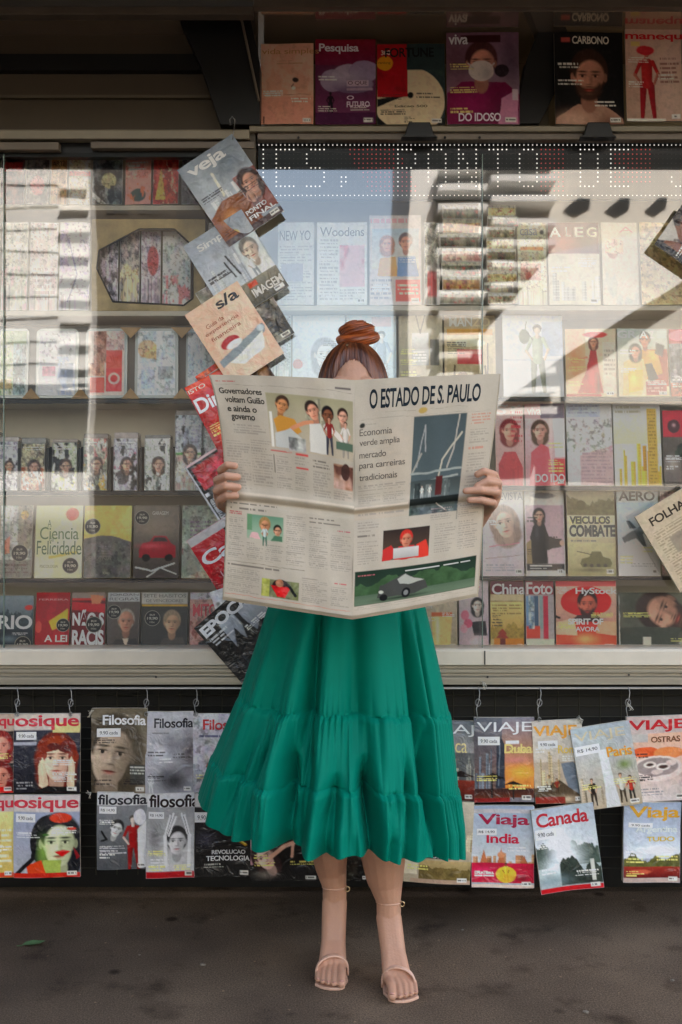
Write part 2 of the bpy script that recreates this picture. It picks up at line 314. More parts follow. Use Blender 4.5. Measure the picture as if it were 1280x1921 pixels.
SEED = [0]
THINGS = []
ROWG = {}
def mag(cx, cy, wpx, hpx, y, art, label, cat='magazine', name=None, rot=0., lean=7., thick=.005, wave=.002, film=False, group=None, yaw=0., parts=True, curl=0.):
    """one printed item; centre, width and height measured in the photograph at depth y"""
    SEED[0] += 1; sd_ = SEED[0]; rr = random.Random(sd_)
    w_, h_ = M(wpx, y), M(hpx, y) / math.cos(R(lean)); asp = h_ / w_
    c = P(cx, cy, y); th = R(rot); down = Vector((-math.sin(th) * -1, 0, -math.cos(th))) * (h_ / 2)
    down = Vector((-math.sin(th), 0, -math.cos(th))) * (h_ / 2)
    base = c + down
    root = empty(name or cat.replace(' ', '_'), base, (R(-lean), th, R(yaw)), label, cat, group)
    ph, ph2 = rr.random() * 6, rr.random() * 6; wa = wave * (.7 + .6 * rr.random())
    def dep(U, V): return wa * np.sin(U * 4.2 + ph + V * 1.3) + wa * .7 * np.sin(V * 5 + ph2) - wa * 1.7 - curl * (np.abs(U - .3) ** 2) * V
    def S(U, V): return (U - .5) * w_, dep(U, V), (1 - V) * h_
    nu = int(max(20, min(130, wpx * .72))); nv = int(max(24, min(170, hpx * .72)))
    INK[:] = [1.42, 1.12, .47] if y < 0 else ([1.42, 1.22, .53] if cy > 250 else [1.25, 1.1, .48])  # prints behind the glass get lighter colours to offset the dim light inside
    if cat == 'magazine' and h_ / w_ < 2.2 and not label.startswith(('white mag', 'crimson tilted', 'peach')):
        cl = rr.choice(['dcd8cc', 'd8c880', 'dcd8cc', '2c2828'])
        for _ in range(3):
            a_, b_ = rr.choice([(.05, .42), (.58, .95), (.05, .36)]), rr.uniform(.3, .86); art += ';l %.2f %.3f %.2f %.3f %d %s' % (a_[0], b_, a_[1], b_ + .075, rr.choice([2, 3, 3]), cl)
        art += ';r .80 .925 .95 .975 c8c4bc;l .81 .93 .94 .97 1 2a2828'
    o, st = sheet('cover', art, S, nu, nv, FILM if film else PRINT, root, sd_, asp)
    if parts:
        n1, n2 = 7, 9; U, V = np.meshgrid(np.linspace(.004, .996, n1), np.linspace(.003, .997, n2)); A = np.stack(S(U, V), -1); A[..., 1] += .0009; B = A.copy(); B[..., 1] = A[..., 1] * .3 + thick
        X = np.concatenate([A.reshape(-1, 3), B.reshape(-1, 3)]); N = n1 * n2; idx = np.arange(N).reshape(n2, n1)
        ring = np.concatenate([idx[0, :], idx[1:, -1], idx[-1, -2::-1], idx[-2:0:-1, 0]]); nx = np.roll(ring, -1)
        npmesh('pages', X, [gridfaces(n1, n2), gridfaces(n1, n2, N)[:, ::-1], np.stack([ring, nx, nx + N, ring + N], -1)], PAGES, root, smooth=False)
    for (k, a) in st:
        if k == 's':
            uu, vv, r_ = a; n = 22; an = np.linspace(0, 2 * np.pi, n, endpoint=False)
            rings = [(1.0, 'cfc9b4'), (.9, '0d0c0b'), (.0, '0d0c0b')]; VV = []; CC = []
            for f, cl in rings[:2] + [(.88, '0d0c0b')]:
                VV.append(np.stack([uu + r_ * f * np.cos(an), vv + r_ * f * np.sin(an) / asp], -1)); CC.append(np.tile(hx(cl), (n, 1)))
            VV.append(np.array([[uu, vv]])); CC.append(hx('0d0c0b')[None]); q = np.concatenate(VV); i = np.arange(n); j = (i + 1) % n
            X = np.stack(S(q[:, 0], q[:, 1]), -1); X[:, 1] -= .0014; FF = [np.stack([i, j, j + n, i + n], -1), np.stack([i + n, j + n, j + 2 * n, i + 2 * n], -1), np.stack([i + 2 * n, j + 2 * n, np.full(n, 3 * n)], -1)]
            VX = [X]; CX_ = [np.concatenate(CC)]; nn = len(X)
            for s_, (a0, b0, c0, d0), cl in (('R$', (-.35, -.55, .35, -.25), 'b9b4a4'), ('19,90', (-.68, -.16, .68, .25), 'c9c4b4'), ('10x', (-.35, .38, .35, .62), 'a9a494')):
                g, T = text_geo(s_, .03); uu2 = uu + (a0 + g[:, 0] * (c0 - a0)) * r_; vv2 = vv + (d0 - g[:, 1] * (d0 - b0)) * r_ / asp
                X = np.stack(S(uu2, vv2), -1); X[:, 1] -= .0021; VX.append(X); CX_.append(np.tile(hx(cl), (len(X), 1))); FF.append(T + nn); nn += len(X)
            npmesh('price_sticker', np.concatenate(VX), FF, PRINT, root, np.concatenate(CX_))
        else:
            u0, v0, u1, v1 = a[:4]
            def S2(U, V, u0=u0, v0=v0, u1=u1, v1=v1):
                X = S(u0 + U * (u1 - u0), v0 + V * (v1 - v0)); return X[0], X[1] - .0015, X[2]
            sheet('price_label', 'b c9c8c2;t .12 .3 .88 .72 3a3a3c 9.90 cada' if rr.random() < .5 else 'b cdccc6;t .1 .3 .9 .72 3a3a3c R$ 14,90', S2, 9, 5, PRINT, root, sd_, .3)
    THINGS.append(root)
    return root
def row(y0, y1, depth, items, group, lean=7., film=False, cat='magazine', **kw):
    for it in items:
        x0, x1, art, label = it[:4]; o = it[4] if len(it) > 4 else {}
        k = dict(kw); k.update(o); a, b = k.pop('y0', y0), k.pop('y1', y1)
        mag((x0 + x1) / 2, (a + b) / 2, x1 - x0 - 1.5, b - a, depth + k.pop('dy', 0), art, label, k.pop('cat', cat), lean=k.pop('lean', lean), film=k.pop('film', film), group=group, **k)
# ------------------------------------------------------------------ ground
def ground_mat():
    m = bpy.data.materials.new('worn_asphalt'); m.use_nodes = True; t = m.node_tree; p = t.nodes['Principled BSDF']; L = t.links.new
    tc = t.nodes.new('ShaderNodeTexCoord')
    def noise(s, d=5, r=.6):
        n = t.nodes.new('ShaderNodeTexNoise'); n.inputs['Scale'].default_value = s; n.inputs['Detail'].default_value = d; n.inputs['Roughness'].default_value = r; L(tc.outputs['Object'], n.inputs[0]); return n
    def ramp(n, a, ca, b, cb):
        r = t.nodes.new('ShaderNodeValToRGB'); r.color_ramp.elements[0].position = a; r.color_ramp.elements[0].color = (*ca, 1); r.color_ramp.elements[1].position = b; r.color_ramp.elements[1].color = (*cb, 1); L(n.outputs[0], r.inputs[0]); return r
    def mul(a, b, f=1):
        x = t.nodes.new('ShaderNodeMix'); x.data_type = 'RGBA'; x.blend_type = 'MULTIPLY'; x.inputs[0].default_value = f; L(a.outputs[0] if a.bl_idname != 'ShaderNodeMix' else a.outputs[2], x.inputs[6]); L(b.outputs[0], x.inputs[7]); return x
    base = ramp(noise(1.6, 6), .3, (.084, .064, .048), .72, (.180, .138, .100))
    g = ramp(noise(210, 3), .3, (.55, .55, .56), .7, (1.45, 1.42, 1.36)); x = mul(base, g)
    st = ramp(noise(5.5, 4, .6), .56, (1, 1, 1), .70, (.50, .48, .47)); x = mul(x, st); lg = ramp(noise(.9, 3, .6), .35, (.72, .72, .74), .66, (1.18, 1.14, 1.1)); x = mul(x, lg); gr = ramp(noise(480, 2, .7), .35, (.6, .6, .6), .62, (1.35, 1.33, 1.3)); x = mul(x, gr)
    v = t.nodes.new('ShaderNodeTexVoronoi'); v.inputs['Scale'].default_value = 3.4; v.inputs['Randomness'].default_value = 1; L(tc.outputs['Object'], v.inputs[0])
    sp = ramp(v, .045, (.3, .28, .27), .085, (1, 1, 1)); x = mul(x, sp)
    v2 = t.nodes.new('ShaderNodeTexVoronoi'); v2.inputs['Scale'].default_value = 15; L(tc.outputs['Object'], v2.inputs[0])
    sp2 = ramp(v2, .035, (2.1, 1.95, 1.75), .07, (1, 1, 1)); x = mul(x, sp2)
    L(x.outputs[2], p.inputs['Base Color']); p.inputs['Roughness'].default_value = .9; p.inputs['Specular IOR Level'].default_value = .12
    b = t.nodes.new('ShaderNodeBump'); b.inputs['Strength'].default_value = .55; b.inputs['Distance'].default_value = .006; L(noise(150, 4).outputs[0], b.inputs['Height']); L(b.outputs[0], p.inputs['Normal'])
    return m
mb = MB(); mb.add([(-60, -70, 0), (60, -70, 0), (60, 30, 0), (-60, 30, 0)], [(0, 1, 2, 3)])
setp(mb.build('pavement', ground_mat()), kind='structure')
mb = MB(); mb.add([(-60, -12.4, .004), (60, -12.4, .004), (60, -5.4, .004), (-60, -5.4, .004)], [(0, 1, 2, 3)])
setp(mb.build('road', mat('road_asphalt', (.04, .038, .036), .85, .2, 3., .3, 120.)), kind='structure')
mb = MB(); mb.box(-60, 60, -14.2, -12.4, -.05, .13)
setp(mb.build('far_pavement', mat('far_pavement_concrete', (.14, .13, .12), .85, .15, 2., .2, 60.), bev=.01), kind='structure')

# ------------------------------------------------------------------ the newsstand
ZTOP = 2.770; KX = 2.15
ks = empty('newsstand', (0, .3, 0), label='glass fronted newsstand kiosk packed with magazines behind the woman', cat='newsstand')
def kb(name, m, fn, bev=0.):
    b = MB(); fn(b); return b.build(name, m, ks, bev=bev, world=True)
zs = lambda py, y=0.: P(0, py, y).z
xs = lambda px, y=0.: P(px, 0, y).x
DKB = mat('dark_panel', '1b1815', .6, .3, 6.)
kb('back_panel', BEIGE, lambda b: b.box(-KX, KX, .24, .26, .3, 2.42))
for s in (-1, 1): kb('side_wall', BROWNM, lambda b: b.box(s * KX - .03 * (s > 0), s * KX + .03 * (s < 0), -.02, .5, .05, 2.95))
kb('roof', DKB, lambda b: b.box(-KX - .05, KX + .05, -.04, .62, 2.94, 3.0))
kb('base_panel', DARKM, lambda b: b.box(-KX + .03, KX - .03, .12, .14, .17, .80))
kb('plinth', DARKM, lambda b: b.box(-KX + .03, KX - .03, .30, .5, .0, .26))
kb('awning', mat('awning_underside', 'a89c86', .6, .12, 4.), lambda b: b.prof([(-.04, 2.93), (-1.0, 2.74), (-1.0, 2.71), (-.04, 2.89)], -KX, KX))
kb('awning_edge', DARKM, lambda b: b.box(-KX, KX, -1.03, -1.0, 2.65, 2.75))
# lower sill
zt, zb = zs(1218, -.05), zs(1247, -.05)
kb('sill', CREAM, lambda b: b.prof([(.1, zt - .004), (-.05, zt), (-.056, zt - .006), (-.056, zb), (-.04, zb - .004), (.1, zb - .004)], -KX, KX), .001)
kb('sill_rail', ALU, lambda b: b.prof([(-.034, zb - .005), (-.034, zs(1254, -.04)), (-.042, zs(1256, -.04)), (-.042, zs(1262, -.04)), (-.03, zs(1264, -.04)), (-.03, zs(1268, -.04)), (-.044, zs(1271, -.04)), (-.044, zs(1284, -.04)), (.02, zs(1284, -.04)), (.02, zb - .005)], -KX, KX), .0008)
for px in (1180, 293, 915):
    kb('rail_bolt', DARKM, lambda b: b.tube([P(px, 1270 if px != 1180 else 1266, -.043), P(px, 1270 if px != 1180 else 1266, -.049)], .0035, 8))
kb('sill_joint', mat('rubber', '3a362f', .7), lambda b: b.box(xs(905) - .002, xs(905) + .002, -.058, -.05, zs(1247, -.056), zs(1221, -.056)))
kb('hanging_rail', WIRE, lambda b: b.tube([(-KX + .04, -.05, zs(1291, -.05)), (KX - .04, -.05, zs(1291, -.05))], .0042, 10))
# upper ledge and tracks
def ledge(b):
    b.prof([(.4, zs(236, -.03)), (-.03, zs(236, -.03)), (-.034, zs(239, -.03)), (-.03, zs(246, -.03)), (.4, zs(250, .1))], xs(470), KX)
    b.prof([(.4, zs(243, -.03)), (-.03, zs(243, -.03)), (-.034, zs(246, -.03)), (-.03, zs(260, -.03)), (.4, zs(263, .1))], -KX, xs(470) - .001)
kb('upper_ledge', mat('ledge_metal', '8f8570', .45, .15, 5.), ledge, .001)
kb('door_track', BROWNM, lambda b: b.box(xs(484), KX, -.012, .02, zs(264), zs(252)), .001)
kb('door_track', BROWNM, lambda b: b.box(-KX, xs(112), -.012, .02, zs(283), zs(269)), .001)
kb('door_track', BROWNM, lambda b: b.box(xs(172), xs(478), -.012, .02, zs(280), zs(268)), .001)
kb('track_lining', DARKM, lambda b: b.box(-KX + .02, xs(478), .022, .05, zs(290), zs(243)))
kb('track_lining', DARKM, lambda b: b.box(xs(478) + .001, KX - .02, .022, .036, zs(262), zs(243)))
kb('door_post', mat('post_brown', '4f4536', .5, .2, 8.), lambda b: b.box(xs(456), xs(480), -.006, .03, zs(1218), zs(250)), .001)
for px in (785, 1116):
    kb('track_roller', DARKM, lambda b: b.prism([P(px + a, c, 0).xz for a, c in ((-27, 262), (-34, 268), (34, 268), (27, 262), (20, 240), (-20, 240))], -.05, -.014), .003)
for px in (835, 1090, 900, 560): kb('track_bolt', DARKM, lambda b: b.tube([P(px, 258, -.012), P(px, 258, -.017)], .004, 8))
# top compartment: back, mirror ceiling, struts
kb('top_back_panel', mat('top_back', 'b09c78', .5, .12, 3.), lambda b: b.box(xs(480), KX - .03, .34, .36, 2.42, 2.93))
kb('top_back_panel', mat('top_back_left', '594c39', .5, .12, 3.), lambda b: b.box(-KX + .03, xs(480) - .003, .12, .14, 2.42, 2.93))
kb('top_ceiling', mat('mirror_ceiling', 'd0bfa8', .08, .05, 3., metal=.75), lambda b: b.box(-KX + .03, KX - .03, -.035, .34, ZTOP + .012, ZTOP + .022))
kb('top_beam', BROWNM, lambda b: b.prof([(-.06, zs(27, -.06)), (-.06, zs(12, -.06)), (-.02, zs(8, -.06)), (-.02, zs(27, -.06))], -KX, xs(478)), .002)
kb('top_beam', BROWNM, lambda b: b.prof([(-.06, zs(13, -.06)), (-.06, zs(-8, -.06)), (-.02, zs(-8, -.06)), (-.02, zs(13, -.06))], xs(478) + .001, KX), .002)
kb('shelf_bar', DARKM, lambda b: b.box(-KX + .04, xs(425, .2), .085, .118, zs(131, .085), zs(101, .085)))
kb('shelf_bar', mat('bar_beige', '6a5f4a', .45, .1, 4.), lambda b: b.box(-KX + .04, xs(445, .1), .1, .119, zs(183, .1), zs(178, .1)))
kb('strut', DARKM, lambda b: b.prism([P(px, py, .05).xz for px, py in ((330, 24), (468, 24), (490, 130), (490, 240), (415, 240), (378, 130))], .02, .1), .003)
kb('strut_rail', BROWNM, lambda b: b.tube([P(452, 30, .0), P(486, 190, .0)], .004, 8))
kb('strut', DARKM, lambda b: b.prism([P(px, py, .12).xz for px, py in ((1042, -20), (1100, -20), (1040, 120), (1040, 178), (1010, 236), (962, 236), (985, 120))], .1, .16), .003)
kb('partition', mat('partition_beige', '7d7058', .5, .1, 3.), lambda b: b.box(xs(980, .1), xs(1037, .1), .165, .17, zs(236, .1), zs(165, .1)))
# shelves in both cabinets
SHL = [(387, .1), (585, .1), (751, .1), (923, .1), (1087, .1)]; SHR = [(575, .1), (747, .1), (914, .1), (1082, .1)]
LIP = mat('shelf_lip', 'c0b8a4', .35, .08, 6.)
def shelf(py, x0, x1, lipc):
    z = zs(py, .07)
    kb('shelf', BEIGE, lambda b: b.box(x0, x1, .075, .239, z - .012, z))
    kb('shelf_lip', lipc, lambda b: b.box(x0, x1, .066, .0745, z - (.013 if lipc is LIP else .010), z + .002), .0008)
for i, (py, y) in enumerate(SHL): shelf(py, -KX + .04, xs(470), LIP if i in (0, 1) else DARKM)
for i, (py, y) in enumerate(SHR): shelf(py, xs(484), KX - .04, LIP if i in (0,) else DARKM)
kb('bottom_shelf', BEIGE, lambda b: b.box(-KX + .04, KX - .04, .066, .239, zs(1222, .07) - .02, zs(1219, .07)))
kb('cabinet_divider', BEIGE, lambda b: b.box(xs(474, .1), xs(478, .1), .06, .24, zs(1216, .1), 2.42))
# glass doors
for a, b_, y in ((-KX + .03, xs(8), -.004), (xs(8) + .003, xs(457), .004), (xs(481), xs(906), .004), (xs(905) - .01, KX - .03, .011)):
    kb('glass_door', GLASS, lambda b: b.add([(a, y, zs(1219)), (b_, y, zs(1219)), (b_, y, zs(286)), (a, y, zs(286))], [(0, 1, 2, 3)]))
EDG = mat('glass_edge', '6f8478', .2, .1, 30., spec=.8)
for px, y0, y1 in ((8, 290, 1218), (905, 290, 1246)):
    kb('glass_edge', EDG, lambda b: b.box(xs(px) - .0012, xs(px) + .0012, -.006, .002, zs(y1), zs(y0)))
# wire grille below the sill
def grille(b):
    for i in range(64):
        x = -KX + .06 + i * .066
        b.tube([(x, .07, .12), (x, .07, zs(1296, .07))], .0016, 5)
    z = .14
    while z < zs(1298, .07): b.tube([(-KX + .05, .073, z), (KX - .05, .073, z)], .0016, 5); z += .034
kb('wire_grille', mat('grille_wire', '3a382c', .5, .2, 30., metal=.4), grille)
kb('lower_back_panel', mat('lower_panel', '1d1b15', .7, .25, 5.), lambda b: b.box(-KX + .04, KX - .04, .1, .118, .17, .80))

# ------------------------------------------------------------------ red-white dot sign behind the glass
FONT = {'E': ['#####', '#....', '#....', '#....', '####.', '#....', '#....', '#....', '#####'], 'S': ['.####', '#....', '#....', '#....', '.###.', '....#', '....#', '....#', '####.'],
        ',': ['.....', '.....', '.....', '.....', '.....', '.....', '.##..', '.##..', '.#...'], 'P': ['####.', '#...#', '#...#', '#...#', '####.', '#....', '#....', '#....', '#....'],
        'O': ['.###.', '#...#', '#...#', '#...#', '#...#', '#...#', '#...#', '#...#', '.###.'], 'N': ['#...#', '##..#', '##..#', '#.#.#', '#.#.#', '#.#.#', '#..##', '#..##', '#...#'],
        'T': ['#####'] + ['..#..'] * 8, 'D': ['####.', '#...#', '#...#', '#...#', '#...#', '#...#', '#...#', '#...#', '####.'], 'J': ['....#'] * 6 + ['#...#', '#...#', '.###.'], ' ': ['.....'] * 9}
led = empty('dot_matrix_sign', P(900, 378, .045), label='long scrolling dot matrix sign with white dotted letters inside the top of the glass', cat='led sign')
b = MB(); b.box(xs(484, .04), KX - .05, .042, .062, zs(374, .04), zs(264, .04)); b.build('housing', mat('sign_black', '0b0a0a', .35, .3, 30.), led, bev=.001, world=True)
def em(name, c, s):
    m = bpy.data.materials.new(name); m.use_nodes = True; p = m.node_tree.nodes['Principled BSDF']; p.inputs['Base Color'].default_value = (*c, 1); p.inputs['Emission Color'].default_value = (*c, 1); p.inputs['Emission Strength'].default_value = s; return m
def dot(b, px, py, r):
    c = P(px, py, .0405); k = 6; r = M(r, .04)
    b.add([(c.x + r * math.cos(a * math.pi / 3), .0405, c.z + r * math.sin(a * math.pi / 3)) for a in range(k)] , [tuple(range(k))])
lit = MB(); dim = MB(); red = MB(); PW, PH = 8.15, 8.15
done = set()
text = 'NES, PONTO DE J'; start = 462
for i, ch in enumerate(text):
    for r_, line in enumerate(FONT[ch]):
        for c_, g in enumerate(line):
            if g == '#': gx, gy = round((start + i * 57.05 - 484) / PW) + c_, r_ + 1; done.add((gx, gy)); 
for gx in range(0, 112):
    for gy in range(-0, 12):
        px, py = 486 + gx * PW, 272 + gy * 8.6
        rd = (abs(px - 720 - (py - 320) * .5) < 48) or (abs(px - 1035) < 26) or (abs(px - 1180) < 40 and gy < 9)
        if gy in (0, 11) or (gx, gy) in done: dot(lit, px, py, 1.55 if (gx, gy) in done else 1.15)
        elif rd: dot(red, px, py, 1.3)
        else: dot(dim, px, py, .9)
lit.build('lettering', em('led_white', (1, .93, .88), .14), led, world=True)
red.build('red_dot_pattern', em('led_red', (.75, .10, .10), .05), led, world=True)
dim.build('unlit_dot_pattern', mat('led_off', '4a4644', .4), led, world=True)

# ------------------------------------------------------------------ the street across the road (seen in the glass)
FCR = mat('cream_render', (.72, .71, .67), .85, .12, .9); FWH = mat('white_render', (.8, .78, .73), .8, .08, 1.2); FGR = mat('dark_brick', (.05, .042, .035), .85, .3, 6.); WIN = mat('window_glass_dark', (.04, .045, .05), .15, .3, .5)
SHUT = mat('shutter_slats', (.75, .74, .7), .7, .2, 9., aniso=(.3, 1, 12))
YB = -16.0
def bx(n, y=YB): return (n - CX) / F * (CAMY + (-CAMY) - y + (-CAMY)) if False else (n - CX) / F * (-y - CAMY)
def bz(py, y=YB): return CAMZ - (py - CY) / F * (-y - CAMY)
def facade(name, label, px0, px1, pyt, m, y=YB, depth=6.):
    r = empty(name, (bx((px0 + px1) / 2, y), y, 0), label=label, cat='building')
    b = MB(); b.box(bx(px0, y), bx(px1, y), y - depth, y, 0, bz(pyt, y)); b.build('wall', m, r, world=True); return r
def win(r, px0, py0, px1, py1, m=WIN, y=YB, nm='window', dy=.03):
    b = MB(); b.box(bx(px0, y), bx(px1, y), y - .05, y + dy, bz(py1, y), bz(py0, y)); return b.build(nm, m, r, world=True)
r1 = facade('apartment_building', 'cream apartment block with pale roller shutters across the road', -420, 170, 180, FCR)
for i in range(9):
    for j in range(4): win(r1, -400 + j * 66 + 100, 338 + i * 46, -400 + j * 66 + 154, 352 + i * 46, SHUT)
for i in range(10):
    win(r1, -60, 336 + i * 42, -4, 346 + i * 42, SHUT); win(r1, 2, 336 + i * 42, 50, 346 + i * 42, SHUT); win(r1, 54, 338 + i * 42, 108, 345 + i * 42, SHUT if i % 3 else FCR)
    win(r1, 112, 352 + i * 42, 168, 356 + i * 42, FWH, nm='ledge', dy=.12)
win(r1, -400, 720, 166, 880, WIN, nm='shop_window')
r2 = facade('brick_building', 'narrow dark brick building between the cream block and the open sky', 171, 332, 140, FGR, y=-16.4)
for i in range(5): win(r2, 200, 350 + i * 90, 240, 400 + i * 90, y=-16.4); win(r2, 260, 350 + i * 90, 300, 400 + i * 90, y=-16.4)
r3 = facade('apartment_building', 'pale apartment block with stacked white balconies across the road', 770, 1032, 120, FCR)
win(r3, 768, 100, 812, 730, FWH, nm='pilaster', dy=.3)
for i in range(13):
    y_ = 336 + i * 38
    win(r3, 822, y_ + 8, 880, y_ + 28, WIN); win(r3, 884, y_ + 10, 926, y_ + 28, WIN); win(r3, 930, y_ - 4, 1026, y_ + 12, WIN)
    win(r3, 816, y_ - 6, 905, y_ + 6, FWH, nm='balcony', dy=.7); win(r3, 907, y_ - 16, 1030, y_ - 5, FWH, nm='balcony', dy=.9)
r4 = facade('shop_building', 'cream shop building with black diagonal trusses across the road', 1034, 1900, 150, mat('warm_render', (.70, .66, .58), .85, .1, 1.), y=-15.6)
for k, (a, c) in enumerate(((1080, 400), (1150, 400), (1225, 400), (1320, 400))):
    b = MB(); b.prism([(bx(px, -15.6), bz(py, -15.6)) for px, py in ((a - 18, c - 4), (a + 10, c - 26), (a + 28, c - 26), (a + 26, c - 8), (a + 2, c + 6))], -15.62, -15.57); b.build('truss', WIN, r4, world=True)
win(r4, 1040, 760, 1880, 900, WIN, y=-15.6, nm='shop_window')
YS = -15.1
r5 = empty('shade_sail', (bx(1080, YS), YS, 0), label='white slanted awning canvas stretched before the shop building across the road', cat='awning')
b = MB(); b.prism([(bx(px, YS), bz(py, YS)) for px, py in ((1035, 478), (1420, 380), (1420, 432), (1062, 668), (905, 780), (895, 640))], YS - .02, YS + .02); b.build('canvas', mat('white_canvas', (.8, .8, .78), .8, .06, 3.), r5, world=True)
for px in (1062, 1410):
    b = MB(); b.tube([(bx(px, YS), YS - .07, .13), (bx(px, YS), YS - .07, bz(440 if px > 1100 else 600, YS))], .05, 8); b.build('pole', WIRE, r5, world=True)
lb = empty('added_light_blocker', (-8, -5, 0), label='dark plastered building with small windows, added out of view to block side light', cat='building')  # unseen building added to hold back the light from the left
b = MB(); b.box(-14, -4.6, -9, -1.2, 0, 15); b.build('wall', mat('light_blocker_render', (.10, .09, .08), .85, .15, 1.), lb, world=True)
for i in range(5):
    for j in range(3):
        b = MB(); b.box(-4.6, -4.56, -8.6 + i * 1.5, -7.8 + i * 1.5, 3.4 + j * 3.4, 5.2 + j * 3.4); b.build('window', WIN, lb, world=True)
# tall block added unseen behind the kiosk to keep pavement and road in shade
HB = 27.6
tb = empty('added_shade_tower', (0, 12, 0), label='tall brown tower block added unseen behind the newsstand to shade the street', cat='building')
b = MB(); b.box(-45, 45, 6, 16, 0, HB); b.build('wall', mat('shade_tower_render', (.2, .18, .16), .85, .15, 1.), tb, world=True)

# ------------------------------------------------------------------ small things on the ground
def gp(px, py):
    d = CAMZ * F / (py - CY); return Vector(((px - CX) / F * d, d + CAMY, 0))
g = gp(62, 1775); b = MB(); pts = [(-.032, 0), (-.02, .012), (0, .016), (.018, .012), (.036, .001), (.02, -.009), (0, -.013), (-.02, -.009)]
b.add([(x, y, .006 + .006 * abs(y) / .016 + (.006 if x > .02 else 0)) for x, y in pts] + [(0, 0, .003)], [(i, (i + 1) % 8, 8) for i in range(8)]); b.tube([(-.03, 0, .005), (-.045, .004, .004)], .0012, 5)
lf = setp(b.build('leaf', mat('leaf_green', (.06, .13, .05), .5, .3, 60.)), 'small fallen green leaf lying on the asphalt', 'leaf'); lf.location = g; lf.rotation_euler = (0, 0, .25)
PB = mat('pebble_stone', (.2, .17, .13), .8, .3, 90.)
LBL = ['tiny pale chip left of the woman by the kiosk base', 'pale crumb of litter left of the womans feet', 'small whitish scrap near the lower right edge of the asphalt', 'tiny light grit on the asphalt between leaf and feet', 'small pale chip under the hanging travel magazines', 'tiny pale chip low down beside the far right edge']
for (px, py, s), lb in zip(((222, 1712, .006), (381, 1811, .010), (1100, 1900, .010), (262, 1792, .005), (868, 1745, .006), (1262, 1840, .007)), LBL):
    bm = bmesh.new(); s *= .62; bmesh.ops.create_icosphere(bm, subdivisions=2, radius=s)
    for v in bm.verts: v.co = Vector((v.co.x * 1.3, v.co.y, v.co.z * .5)) * (1 + .3 * random.uniform(-1, 1))
    me = bpy.data.meshes.new('pebble'); bm.to_mesh(me); bm.free(); me.materials.append(PB); o = bpy.data.objects.new('pebble', me); COL.objects.link(o); o.location = gp(px, py) + Vector((0, 0, s * .35)); setp(o, lb, 'pebble', 'pebbles and scraps on the asphalt')
